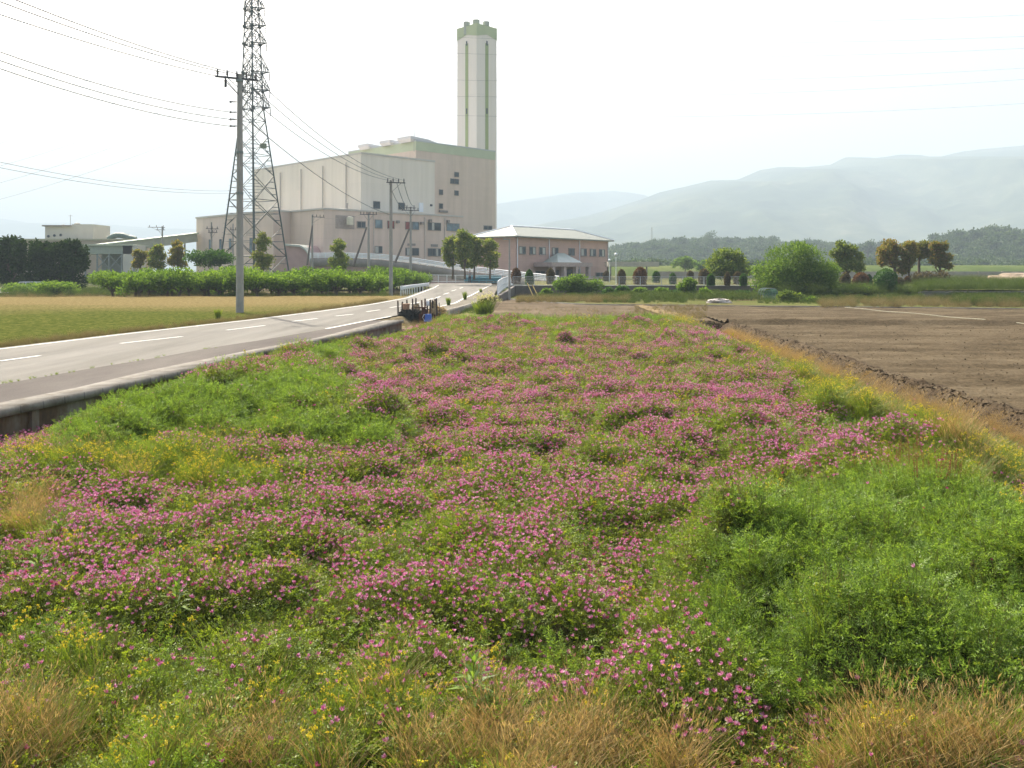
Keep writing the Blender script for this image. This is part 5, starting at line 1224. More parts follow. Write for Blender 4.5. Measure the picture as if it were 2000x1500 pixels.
G5 = 'orange tipped trees at the right'
pxtree('orange_tree', 'leftmost tree of the orange tipped group, widest crown', 'tree', 88, (1750, 562), [(1722, 490, 12, 9), (1738, 478, 12, 9), (1729, 505, 13, 9), (1752, 488, 12, 9), (1744, 500, 12, 9), (1722, 513, 9, 6), (1748, 514, 9, 8)], 3800, .22, LM['autumn'], G5, 712, r0=.16, depth=1.2)
pxtree('orange_tree', 'second tree of the orange tipped group with low hanging foliage', 'tree', 88, (1777, 562), [(1774, 480, 11, 8), (1766, 497, 10, 9), (1784, 492, 9, 8), (1768, 516, 12, 9), (1778, 507, 9, 8), (1764, 528, 10, 7)], 3000, .22, LM['autumn'], G5, 713, r0=.12)
pxtree('orange_tree', 'third tree of the orange tipped group with a forked bare trunk', 'tree', 89, (1795, 562), [(1797, 484, 11, 8), (1808, 480, 10, 8), (1800, 498, 11, 7), (1815, 496, 9, 7)], 2300, .22, LM['autumn'], G5, 714, r0=.14)
pxtree('orange_tree', 'rightmost tree of the orange tipped group with tiered drooping pads', 'tree', 88, (1836, 562), [(1826, 480, 10, 8), (1840, 482, 10, 8), (1832, 497, 12, 8), (1848, 503, 9, 7), (1838, 513, 12, 8), (1852, 521, 7, 5), (1822, 508, 7, 7)], 3200, .22, LM['autumn'], G5, 715, r0=.13)
# big green bush with upright shoots
rg = np.random.default_rng(77); bb = []
for k in range(46):
    a = rg.random() * 3.1416; q = rg.random() ** .5; bb.append((1556 + 70 * q * math.cos(a), 562 - 74 * q * math.sin(a), 21, 17))
bb += [(1490 + 14 * k, 568, 14, 12) for k in range(11)]
bush = pxtree('large_bush', 'very large light green bush with upright shoots in the vegetable garden', 'bush', 74, (1556, 583), bb, 26000, .20, LM['bush'], seed=720, r0=.12, lim=12, elong=2.4, depth=1.8)
bW = wloc(bush); V_, F_, _m = [], [], []
rg = np.random.default_rng(78); P = []
for k in range(70):
    px = 1556 + rg.normal() * 36; py = 474 + ((px - 1556) / 70) ** 2 * 38 + rg.random() * 12; Y = 73 + rg.random() * 3
    p = W(px, py, Y); n = 22; tt = rg.random(n); c = np.array(p) + np.stack([0 * tt, 0 * tt, tt * .55 - .3], 1) + rg.normal(size=(n, 3)) * .02; az = rg.random(n) * 6.28
    d = unit(np.stack([np.cos(az) * .6, np.sin(az) * .6, .9 + 0 * az], 1)); P.append((*quads(c, d, unit(np.cross(d, rg.normal(size=(n, 3)))), np.full(n, .15), np.full(n, .05), .1), 0))
V, Fc, _ = merge(P); npmesh('upright_shoots', V, Fc, [LM['bush']], bush)
# garden bushes
for i, (px, t0, b0, wd, Y, mt, n, lab) in enumerate([
    (1130, 531, 579, 86, 79, 'bush', 6500, 'wide feathery green bush against the retaining wall below the office porch'),
    (1064, 562, 580, 26, 78, 'bush', 1400, 'small green bush left of the wide feathery bush'),
    (1215, 557, 574, 24, 77, 'greenhedge', 1300, 'dark green leafy bush at the foot of the retaining wall'),
    (1252, 560, 575, 24, 77, 'bush', 1300, 'light green leafy bush right of the dark one at the retaining wall'),
    (1340, 541, 574, 42, 76, 'orchard', 3000, 'young light green tree in front of the retaining wall'),
    (1290, 562, 576, 26, 77, 'bush', 1200, 'rounded green bush left of the young light green tree'),
    (1318, 566, 580, 22, 75, 'greenhedge', 1000, 'dark green low bush between the rounded bush and the young tree'),
    (1190, 562, 578, 22, 76, 'greenhedge', 1000, 'dark green low bush just right of the wide feathery bush'),
    (1450, 566, 580, 26, 74, 'greenhedge', 1000, 'dark leafy bush at the foot of the wall left of the big bush'),
    (1378, 561, 580, 20, 74, 'orchard', 900, 'slim light green sapling right of the young tree'),
    (1540, 566, 592, 52, 66, 'umbrella', 2600, 'olive tufted bush at the edge of the plowed field below the big bush'),
    (1583, 579, 593, 30, 66, 'bush', 1000, 'small green bush right of the olive tufted bush'),
    (1692, 557, 580, 40, 72, 'bush', 2400, 'yellowish green bush below the red clipped shrub'),
    (1660, 560, 580, 34, 73, 'orchard', 1500, 'light leafy bush left of the yellowish green bush'),
    (1505, 586, 592, 22, 70, 'bush', 500, 'low clump of leaves beside the green net frame'),
    (410, 487, 524, 90, 98, 'greenhedge', 5200, 'round dark green tree mass behind the orchard at the left leg of the pylon'),
    (115, 545, 576, 100, 84, 'orchard', 4200, 'light green overgrown bush on the bank left of the orchard'),
    (60, 551, 576, 120, 86, 'bush', 3600, 'low hedge in front of the white van'),
    ]):
    rg = np.random.default_rng(800 + i); bl = []
    for k in range(12 if wd < 60 else 22):
        a = rg.random() * 6.28; q = rg.random() ** .5; hh = (b0 - t0) / 2
        bl.append((px + wd * .40 * q * math.cos(a), (t0 + b0) / 2 + 1 + hh * .62 * q * math.sin(a), wd * .17 + 2, hh * .36 + 1))
    pxtree('bush', lab, 'bush', Y, (px, b0), bl, n, .17 if Y < 90 else .22, LM[mt], seed=820 + i, r0=.05, lim=5, h0=.3)
# trees behind the orchard
G6 = 'trees behind the orchard'
pxtree('tiered_tree', 'narrow tiered tree seen through the pylon', 'tree', 102, (514, 545), [(512, 460, 7), (520, 470, 8), (508, 473, 8), (514, 484, 10), (505, 500, 11), (522, 506, 11), (512, 517, 14)], 2400, .24, LM['cloud'], G6, 731)
pxtree('tiered_tree', 'narrow tiered orange green tree in front of the ramp', 'tree', 102, (663, 545), [(661, 473, 7), (669, 481, 9), (654, 485, 8), (662, 496, 9), (672, 505, 9), (651, 511, 10), (666, 518, 14)], 2400, .24, LM['cloud'], G6, 732)
pxtree('tiered_tree', 'small orange green tree at the left end of the row behind the orchard', 'tree', 104, (275, 545), [(270, 495, 8), (280, 498, 8), (275, 508, 9), (268, 516, 9)], 1400, .24, LM['autumn'], G6, 733)
pxtree('tiered_tree', 'dark reddish tree below the small distant pole', 'tree', 104, (307, 545), [(308, 485, 9), (301, 496, 10), (313, 500, 10), (305, 512, 12), (315, 520, 10)], 2400, .24, LM['cloud'], G6, 734)
pxtree('tiered_tree', 'taller reddish tree left of the storehouse corner', 'tree', 104, (347, 545), [(344, 478, 9), (352, 486, 9), (338, 492, 10), (350, 500, 12), (341, 510, 12), (355, 515, 9)], 2600, .24, LM['autumn'], G6, 735)
# dark conifers at the left
G7 = 'dark conifers at the left edge'
for i, (px, top, wd, lab) in enumerate([(22, 466, 70, 'dark conifer mass cut by the left edge of the picture'), (82, 472, 52, 'middle dark conifer with a lighter flank'), (132, 472, 64, 'right dark conifer with a flat top beside the green shed')]):
    rg = np.random.default_rng(840 + i); bl = []
    for k in range(30):
        v = rg.random(); bl.append((px + (rg.random() - .5) * wd * (.95 - .35 * v ** 2), 553 - (553 - top - 8) * v, 11, 12))
    for k in range(6): bl.append((px + (rg.random() - .5) * wd * .6, top + 6 + rg.random() * 6, 4, 9))
    pxtree('dark_conifer', lab, 'conifer', 98, (px, 560), bl, 9000, .30, LM['dark'], G7, seed=850 + i, r0=.2, depth=1.5)

# flowering plant with pale plumes at the field corner, and two small shrubs on the verge
p0 = U(945, 618, .2); t = thing('plume_plant', 'clump of strap leaves with pale cream plumes at the plowed strip corner', 'flowering plant', p0)
rg = np.random.default_rng(9); V, Fc = blades(rg, 420, .42, 1.05, .035, .35, 3, .5); npmesh('leaves', V + np.array(p0), Fc, [LM['grass']], t)
P = []
for k in range(80):
    a = rg.random() * 6.28; r = .9 * rg.random() ** .6; b = np.array(p0) + [r * .35 * math.cos(a), r * .35 * math.sin(a), 0]; tp = np.array(p0) + [r * math.cos(a) + .15, r * math.sin(a) * .7, 1.25 - .55 * r * r + .1 * rg.normal()]
    P.append((*stalk(b, tp, .006), 1)); n = 14; dd = unit(rg.normal(size=(n, 3)) + [0, 0, .5]); P.append((*quads(tp + rg.normal(size=(n, 3)) * .035, dd, unit(np.cross(dd, rg.normal(size=(n, 3)))), np.full(n, .05), np.full(n, .025), 0), 0))
V, Fc, mi = merge(P); LM['plume'] = leafmat('cream_plume', [(.0, (.45, .42, .22)), (.6, (.62, .58, .36)), (1, (.75, .72, .52))], .3, nscale=3, rough=.8, spec=.1)
npmesh('plumes', V, Fc, [LM['plume'], LM['stem']], t, midx=mi)
for i, (px, b0, hh, lab) in enumerate([(876, 596, .5, 'small grey green tuft on the paved corner beside the road'), (908, 585, .6, 'small grey green tuft on the verge farther along the road edge'), (939, 571, .35, 'tiny tuft at the edge of the side path'), (426, 624, .5, 'small green tuft left of the foot of the big pole')]):
    p = Ur(px, b0); t = thing('verge_tuft', lab, 'plant', p); V, Fc = blades(np.random.default_rng(i), 170, .10, hh, .03, .25, 3, .3); npmesh('leaves', V + np.array(p), Fc, [LM['grass']], t)

# ================================================================== POLES, PYLON, WIRES
def insul(mb, p, up=.3, r=.06): mb.lathe(p, [(r * .5, 0), (r * .5, up * .2), (r, up * .3), (r * .5, up * .45), (r, up * .6), (r * .5, up * .75), (r * .6, up)], 8)
def upole(px, base, top, Y, r, label, arms, name='utility_pole', strut=None, zb=None, group=None):
    zb_ = ZP(base, Y) if zb is None else zb; x = XP(px, Y); zt = ZP(top, Y); t = thing(name, label, 'utility pole', (x, Y, zb_), group)
    m = MB(); m.tube((x, Y, zb_ - .4), (x, Y, zt), r, r * .62, 14); m.build('pole_shaft', M['pole'], t, smooth=False)
    for (row, x0, x1, dy, ins) in arms:
        z = ZP(row, Y); a = Vector((XP(x0, Y), Y - .12 - dy, z)); b = Vector((XP(x1, Y), Y - .12 + dy, z)); m = MB(); d = (b - a).normalized()
        m.box((a + b) / 2, ((b - a).length, .09, .09), d, Vector((-d.y, d.x, 0))); 
        m.tube((x, Y - .1, z - .9), a.lerp(b, .2), .02, n=4); m.tube((x, Y - .1, z - .9), a.lerp(b, .8), .02, n=4)
        arm = m.build('crossarm', M['dark'], t)
        for k in range(ins): m = MB(); insul(m, a.lerp(b, (k + .25) / (ins - .5)) + Vector((0, 0, .05)), .32, .075); m.build('insulator', M['dark'], arm)
    if strut:
        m = MB(); m.tube(W(strut[0], strut[1], Y - 2), W(strut[2], strut[3], Y), r * .8, r * .6, 8); m.build('strut', plain('strut_dark', (.10, .085, .07), .85), t)
    return t
big = upole(468.5, 612, 145, 46, .21, 'tall thick concrete utility pole standing alone at the left edge of the road', [(154, 428, 500, .5, 5)], zb=.3)
m = MB()
for row in (200, 220, 234, 247): z = ZP(row, 46); x = XP(468, 46); m.box((x - .3, 45.85, z), (.38, .05, .05)); m.lathe((x - .42, 45.85, z - .06), [(.04, 0), (.05, .05), (.03, .12)], 6)
m.build('wire_bracket', M['dark'], big)
m = MB(); x = XP(468, 46)
for row in (160, 300, 380): m.lathe((x, 46, ZP(row, 46)), [(.2, 0), (.2, .12)], 12)
m.build('band', M['steel'], big)
m = MB(); x = XP(443, 46); m.lathe((x, 45.8, ZP(172, 46)), [(.03, 0), (.07, .05), (.06, .3), (.08, .34), (.02, .5)], 8); m.tube((x, 45.8, ZP(160, 46)), (XP(466, 46), 45.9, ZP(185, 46)), .02, n=4); m.build('lightning_arrester', M['dark'], big)
upole(763.5, 580, 352, 78, .19, 'concrete utility pole beside the right end of the orchard', [(357, 756, 791, .3, 4)], zb=.35)
upole(802, 535, 404, 118, .2, 'rightmost utility pole with a leaning strut, in front of the factory windows', [(411, 785, 818, .3, 5), (406, 792, 812, .2, 2)], strut=(772, 512, 799, 447), zb=.8)
upole(720, 535, 415, 120, .2, 'utility pole with a leaning strut in front of the wing left of the roadside pole', [(419, 704, 736, .3, 6)], strut=(690, 520, 716, 444), zb=.8)
upole(610, 535, 420, 128, .18, 'slim utility pole with a leaning strut beside the dark vehicle opening', [(424, 611, 633, .4, 4)], strut=(600, 517, 610, 440), zb=.8)
upole(413, 545, 434, 130, .16, 'thin faint utility pole in front of the windows of the left storehouse', [(447, 404, 426, .3, 3), (454, 408, 424, .3, 3)], zb=.8)
upole(455, 545, 437, 130, .14, 'thin faint pole just left of the thick roadside pole, in front of the storehouse', [(449, 450, 462, .2, 2)], zb=.8)
upole(317, 545, 442, 150, .2, 'distant utility pole above the covered conveyor at the left', [(444, 291, 321, .4, 3), (449, 306, 322, .2, 2)], zb=.8)
lp = upole(995, 579, 467, 73, .10, 'slender grey lamp pole by the curved white railing', [], name='street_lamp', zb=.6)
lp['category'] = 'street lamp'
m = MB(); q = W(989, 467, 73); m.box(q, (.55, .18, .1)); m.build('lamp_head', M['steel'], lp)
for px, row, Y, r, lab in ((1203, 497, 90, .17, 'taller white globe lamp right of the office'), (1190.5, 508, 104, .15, 'lower white globe lamp at the office corner')):
    t = thing('globe_lamp', lab, 'lamp', (XP(px, Y), Y, 1.36), 'globe lamps'); m = MB(); z = ZP(row, Y); m.tube((XP(px, Y), Y, 1.36), (XP(px, Y), Y, z - r), .045, .035, 8); m.build('post', M['white'], t)
    m = MB(); m.lathe((XP(px, Y), Y, z), [(r * math.cos(a), r * math.sin(a)) for a in np.linspace(-1.5, 1.5, 9)], 12); m.build('globe', M['white'], t, smooth=True)
    m = MB(); m.lathe((XP(px, Y), Y, z - r * 1.3), [(.05, 0), (.1, .06), (.08, .1)], 8); m.build('collar', M['steel'], t)
# radio mast on the hill
t = thing('radio_mast', 'thin lattice radio mast standing on the hazy hill', 'mast', (XP(1273, 690), 690, 20)); m = MB(); x = XP(1273, 690); zt = ZP(444, 690); zb_ = 18
for a in (0, 2.09, 4.19):
    m.tube((x + 1.2 * math.cos(a), 690 + 1.2 * math.sin(a), zb_), (x + .3 * math.cos(a), 690 + .3 * math.sin(a), zt), .22, .15, 4)
for k in range(12):
    z = zb_ + (zt - zb_) * k / 12; m.tube((x - 1, 690, z), (x + 1, 690, z + (zt - zb_) / 12), .1, n=3)
m.build('lattice', M['steel'], t)

# pylon
PY = 112.0; pc_ = Vector((XP(497, PY), PY, .3)); pyl = thing('pylon', 'tall steel lattice electricity pylon behind the orchard, its top beyond the frame', 'pylon', pc_)
al = math.atan2(21, 67)
ztop = 40.0; zw = ZP(212, PY)
def hw_(z):  # half diagonal
    b = 4.63; w_ = 19.5 * PY / F * 1.05; t_ = 10.5 * PY / F * 1.05
    return b + (w_ - b) * (z - .3) / (zw - .3) if z < zw else w_ + (t_ - w_) * (z - zw) / (ztop - zw)
def axis(z): return Vector((pc_.x + XP(1000 - 5.5 * min(1, (z - .3) / 36), PY) * 1.0, PY, z))
def corner(k, z):
    a = al + k * math.pi / 2; r = hw_(z); c = axis(z); return Vector((c.x + r * math.cos(a), PY + r * math.sin(a), z))
steel = plain('pylon_steel', (.07, .09, .085), .55, .2, 3, metal=.2)
for k in range(4):
    m = MB(); m.tube(corner(k, .3), corner(k, zw), .105, .09, 5); m.tube(corner(k, zw), corner(k, ztop), .09, .07, 5); m.build('leg', steel, pyl)
lv = [.8, 4.6, 8.4, 11.8, 15.0, 17.6, 20.0, 22.0, zw]; z = zw
while z < ztop - .5: z += 1.35; lv.append(min(z, ztop))
m = MB()
for i in range(len(lv) - 1):
    z0, z1 = lv[i], lv[i + 1]; r = .05 if z0 < 12 else .045
    for k in range(4):
        a0, a1, b0, b1 = corner(k, z0), corner(k, z1), corner(k + 1, z0), corner(k + 1, z1)
        m.tube(a0, b1, r, n=3, cap=False); m.tube(b0, a1, r, n=3, cap=False)
        if i % 2 == 0 or z0 >= zw: m.tube(a1, b1, r, n=3, cap=False)
        if z0 < 18:
            mx = (a0 + b1) / 2
            for q in (a0.lerp(a1, .5), b0.lerp(b1, .5)): m.tube(q, mx + (q - mx) * .1, .035, n=3, cap=False)
            m.tube(a0.lerp(a1, .25), a0.lerp(b1, .25), .035, n=3, cap=False); m.tube(b0.lerp(b1, .25), b0.lerp(a1, .25), .035, n=3, cap=False)
            m.tube(a0.lerp(a1, .75), b0.lerp(a1, .75), .035, n=3, cap=False); m.tube(b0.lerp(b1, .75), a0.lerp(b1, .75), .035, n=3, cap=False)
m.build('bracing', steel, pyl)
ARMT = []
for i, (row, tip, up_) in enumerate(((212, 534, 2.4), (178, 533.5, 2.4), (143, 533, 2.4), (86.5, 528, 2.0), (52.5, 527, 2.0), (18.5, 525, 2.0))):
    z = ZP(row, PY); m = MB()
    for sgn in (1, -1):
        kk = (0, 3) if sgn == 1 else (2, 1); ang = al - .35 if sgn == 1 else al - .35 + math.pi + .25
        L = (tip - 497) * PY / F * (1.0 if sgn == 1 else .62); c = axis(z); T = Vector((c.x + sgn * L, PY - .6 * sgn, z)); 
        for k in kk:
            q = corner(k, z); qq = corner(k, z + up_); m.tube(q, T, .09, .07, 4); m.tube(qq, T + Vector((0, 0, .1)), .07, .055, 4)
            for s_ in (.3, .55, .78): m.tube(q.lerp(T, s_), qq.lerp(T, s_ - .12), .045, n=3)
        for s_ in (.2, .45, .7): m.tube(corner(kk[0], z).lerp(T, s_), corner(kk[1], z).lerp(T, s_ + .15), .025, n=3)
        if sgn == 1: ARMT.append(T)
    # nodes of the arm frames
    for k in range(4): m.box(corner(k, z), (.34, .34, .28)); 
    m.tube(corner(0, z), corner(2, z), .05, n=4); m.tube(corner(1, z), corner(3, z), .05, n=4)
    arm = m.build('crossarm', steel, pyl)
    m = MB(); T = ARMT[-1]; m.lathe((T.x, T.y, T.z - 1.1), [(.03, 0), (.07, .1), (.04, .25), (.07, .4), (.04, .55), (.07, .7), (.04, .9), (.02, 1.1)], 8); m.build('insulator', M['dark'], arm)
m = MB(); q = W(514.5, 285, PY - 1); m.box(q, (.7, .5, .6)); m.build('aerial_box', plain('aerial_box', (.2, .22, .15), .7), pyl)
m = MB()
for i in range(40): z = 4 + i * .6; c = corner(2, z); m.tube(c, c + Vector((-.28, 0, 0)), .015, n=3)
m.build('climbing_peg', steel, pyl)

def wire(p0, p1, sag, r, label, group, n=28, name='power_line'):
    p0, p1 = Vector(p0), Vector(p1); pts = []
    for i in range(n + 1):
        t_ = i / n; p = p0.lerp(p1, t_); p.z -= 4 * sag * t_ * (1 - t_); pts.append(p)
    m = MB(); m.path(pts, r, 4); o = m.build(name, M['wire'], None); return tag(o, label, 'power line', group)
g = 'upper wires from the big pole'
for (x, row, ex, er, wh) in ((430, 150, -1486, -566, 'lowest of the three thick wires from the big pole to the top left'), (445, 143.5, -1297, -566, 'middle of the three thick wires from the big pole to the top left'), (461, 143.5, -1188, -566, 'uppermost of the three thick wires from the big pole to the top left')):
    wire(W(x, row, 45.8), W(ex, er, 16), .75, .021, wh, g)
g = 'lower wires from the big pole'
for (row, r0_, wh) in ((220, 73, 'top of the three thinner wires leaving the big pole half way up'), (234, 95, 'middle of the three thinner wires leaving the big pole half way up'), (247.5, 115, 'bottom of the three thinner wires leaving the big pole half way up')):
    wire(W(459, row, 45.8), W(-800, r0_ - 318, 20), .95, .019, wh, g)
for (row, end, wh) in ((366, 190, 'upper of the two slack wires low at the left edge'), (370, 208, 'lower of the two slack wires low at the left edge')):
    wire(W(478, row + 6, 108), W(-500, end, 45), 1.5, .018, wh, 'slack wires at the left edge')
for i, (x, row, x2, r2) in enumerate(((497, 150, 789, 352), (470, 148, 775, 352), (440, 148, 758, 352))):
    wire(W(x, row, 46), W(x2, r2, 78), 1.0, .018, 'one of three wires from the big pole down to the orchard end pole', 'wires between the two roadside poles')
wire(W(470, 222, 46), W(763, 420, 78), .7, .02, 'lowest wire running from the big pole to the pole by the orchard end', None)
for i, (x, row, x2, r2, Y2) in enumerate(((775, 357, 803, 408, 118), (789, 357, 812, 402, 118), (760, 358, 795, 408, 118))):
    wire(W(x, row, 78), W(x2, r2, Y2), .8, .028, 'one of three short wires from the orchard end pole towards the strutted pole', 'wires between orchard end pole and strutted pole')
wire(W(812, 411, 118), W(733, 419, 120), .25, .01, 'short nearly level wire linking the two strutted poles', None)
wire(W(706, 419, 120), W(622, 424, 128), .4, .01, 'thin wire from the left strutted pole to the pole by the vehicle opening', None)
# high voltage lines from the pylon arms to the right and to the left
ends = ((1760, 202), (1790, 153), (1820, 126), (1840, 103), (1850, 75), (1800, 33)); e2 = ((2000, 193), (2000, 142), (2000, 124), (2000, 91), (2000, 71), (2000, 27))
for i, T in enumerate(ARMT):
    wire(T, W(2450, e2[i][1] - 26, 95), 2.2, .011, ['lowest', 'second lowest', 'third lowest', 'third highest', 'second highest', 'highest'][i] + ' of the six faint high voltage lines running right from the pylon', 'high voltage lines to the right', 40)
    wire(T - Vector((1.5, 0, 0)), W(-500, [500, 470, 440, 410, 380, 350][i] - 60 , 210), 6, .016, ['lowest', 'second lowest', 'third lowest', 'third highest', 'second highest', 'highest'][i] + ' of the six faint high voltage lines running down left from the pylon', 'high voltage lines to the left', 40)

# ================================================================== FENCES AND RAILS
def fence(name, label, cat, pts, h, mat, step, rails, rr=.03, pr=.04, mesh=None, panel=None):
    t = thing(name, label, cat, pts[0]); m = MB()
    for k in rails: m.path([Vector(p) + Vector((0, 0, h * k)) for p in pts], rr, 6)
    m.build('rail', mat, t)
    L = 0; nxt = 0
    for i in range(len(pts) - 1):
        a, b = Vector(pts[i]), Vector(pts[i + 1]); d = (b - a).length
        while nxt <= L + d + 1e-6:
            p = a.lerp(b, (nxt - L) / d); pm = MB(); pm.box(p + Vector((0, 0, h / 2)), (pr * 2, pr * 2, h + .04)); pm.build('post', mat, t); nxt += step
        L += d
    if mesh:
        m = MB(); sp_ = mesh[0]
        for i in range(len(pts) - 1):
            a, b = Vector(pts[i]), Vector(pts[i + 1]); n = max(1, int((b - a).length / sp_))
            for k in range(n): p = a.lerp(b, k / n); m.tube(p + Vector((0, 0, .05)), p + Vector((0, 0, h)), mesh[1], n=3, cap=False)
        for q in np.arange(.1, h, sp_): m.path([Vector(p) + Vector((0, 0, q)) for p in pts], mesh[1], 3)
        m.build('wire_mesh', mesh[2], t)
    return t
galv = plain('mesh_wire', (.35, .37, .37), .5)
fence('white_fence', 'white posted mesh fence across the end of the road left of the blue fence', 'fence', [W(822, 551, 116), W(906, 552, 116)], 1.0, M['white'], 1.16, (.97, .1), .04, .05, mesh=(.12, .012, galv))
bl_ = plain('blue_fence_paint', (.10, .30, .40), .5, .1, 4)
bf = thing('blue_fence', 'light blue barred fence at the end of the road beside the standing person', 'fence', W(907, 552, 116))
a, b = W(907, 552, 116), W(979, 553, 114)
for k in (.08, .3, .52, .72, .95): m = MB(); m.path([a + Vector((0, 0, 1.0 * k)), b + Vector((0, 0, 1.0 * k))], .075 if k not in (.08, .95) else .04, 6); m.build('rail', bl_, bf)
for k in range(6): m = MB(); m.box(a.lerp(b, k / 5) + Vector((0, .05, .5)), (.09, .09, 1.05)); m.build('post', M['white'] if k in (0, 5) else bl_, bf)
m = MB(); m.prism([tuple((a + Vector((.1, .15, 0)))[:2]), tuple((b + Vector((0, .15, 0)))[:2]), tuple((b + Vector((0, .2, 0)))[:2]), tuple((a + Vector((.1, .2, 0)))[:2])], a.z + .2, a.z + .95); m.build('panel', plain('blue_panel', (.16, .27, .30), .7, .1, 2), bf)
rl = [(972, 577, 72), (975, 573, 75), (980, 568, 81), (990, 561, 95), (1002, 557, 105)]
t = fence('curved_railing', 'curved white vertical bar railing sweeping up beside the side path', 'railing', [W(*q) for q in rl], 1.15, M['white'], 2.2, (.98, .5, .12), .045, .05, mesh=(.32, .028, M['white']))
wb = [(785, 575, 81), (800, 571.5, 87), (818, 568, 96), (838, 564, 106)]; wp = [W(*q) for q in wb]
gr2 = thing('roadside_guardrail', 'short white corrugated guardrail on posts at the left bend of the road', 'guardrail', wp[0])
sweep('beam', wp, [(0, .42), (.05, .48), (-.03, .58), (.05, .68), (0, .76), (-.04, .76), (-.04, .42), (0, .42)], M['white'], gr2)
for k in range(12): p = wp[0].lerp(wp[-1], k / 11) if 0 else Vector((np.interp(k / 11 * 3, range(4), [q.x for q in wp]), np.interp(k / 11 * 3, range(4), [q.y for q in wp]), np.interp(k / 11 * 3, range(4), [q.z for q in wp]))); m = MB(); m.tube(p + Vector((-.1, 0, -.2)), p + Vector((-.1, 0, .74)), .06, n=8); m.build('post', M['white'], gr2)
m = MB(); m.lathe(wp[0] + Vector((-.02, -.1, .4)), [(.12, 0), (.14, .2), (.12, .4)], 8); m.build('end_cap', M['white'], gr2)
fence('chain_link_fence', 'thin chain link fence on top of the long retaining wall', 'fence', [Vector((XP(1002, 82), 82, 1.39)), Vector((XP(1560, 82), 82, 1.39))], .82, galv, 2.0, (.98,), .02, .03, mesh=(.14, .007, galv))

# ================================================================== PERSON AT THE FENCE
def skin(name, verts, edges, radii, mat, parent, sub=2):
    off_ = wloc(parent); me = bpy.data.meshes.new(name); me.from_pydata([tuple(Vector(v) - off_) for v in verts], edges, []); o = link_mesh(name, me, parent, [mat])
    mo = o.modifiers.new('skin', 'SKIN'); lay = me.skin_vertices[0].data
    for i, r in enumerate(radii): lay[i].radius = r if hasattr(r, '__len__') else (r, r); lay[i].use_root = (i == 0)
    s_ = o.modifiers.new('sub', 'SUBSURF'); s_.levels = sub; s_.render_levels = sub
    for p in me.polygons: p.use_smooth = True
    mo.use_smooth_shade = True; return o
pb = W(917.5, 552.5, 115); per = thing('person', 'person in grey top, dark trousers and cap leaning on the blue fence', 'person', pb)
o_ = Vector(pb); v = lambda x, y, z: o_ + Vector((x, y, z))
vs = [v(0, 0, .86), v(0, 0, 1.08), v(0, .03, 1.28), v(0, .06, 1.40), v(0, .09, 1.50), v(0, .09, 1.60),
      v(-.09, 0, .82), v(-.10, -.01, .45), v(-.11, .01, .06), v(-.11, -.12, .03), v(.09, 0, .82), v(.11, .0, .45), v(.13, .01, .06), v(.14, -.11, .03),
      v(-.17, .05, 1.33), v(-.24, .18, 1.10), v(-.16, .38, 1.08), v(-.14, .45, 1.08), v(.17, .05, 1.33), v(.24, .18, 1.10), v(.16, .38, 1.08), v(.14, .45, 1.08)]
ed = [(0, 1), (1, 2), (2, 3), (3, 4), (4, 5), (0, 6), (6, 7), (7, 8), (8, 9), (0, 10), (10, 11), (11, 12), (12, 13), (2, 14), (14, 15), (15, 16), (16, 17), (2, 18), (18, 19), (19, 20), (20, 21)]
rd_ = [(.13, .10), (.13, .10), (.15, .10), .05, (.085, .1), (.08, .1), .085, .055, .04, .04, .085, .055, .04, .04, .055, .042, .03, .035, .055, .042, .03, .035]
skinm = plain('skin_tone', (.42, .27, .20), .6); skin('body', vs, ed, rd_, skinm, per)
jk = plain('grey_jacket', (.24, .24, .26), .9); skin('jacket', [vs[i] for i in (0, 1, 2, 14, 15, 16, 18, 19, 20)], [(0, 1), (1, 2), (2, 3), (3, 4), (4, 5), (2, 6), (6, 7), (7, 8)], [(.16, .13), (.155, .125), (.17, .12), .075, .062, .045, .075, .062, .045], jk, per)
tr_ = plain('dark_trousers', (.03, .035, .05), .9); skin('trousers', [vs[0], vs[6], vs[7], vs[8], vs[10], vs[11], vs[12]], [(0, 1), (1, 2), (2, 3), (0, 4), (4, 5), (5, 6)], [(.15, .12), .105, .075, .06, .105, .075, .06], tr_, per)
m = MB(); m.lathe(v(0, .09, 1.60), [(.115, 0), (.118, .04), (.10, .09), (.05, .125), (.01, .13)], 12); m.box(v(0, .22, 1.61), (.16, .14, .015)); m.build('cap', plain('pale_cap', (.35, .33, .30), .9), per, smooth=False)

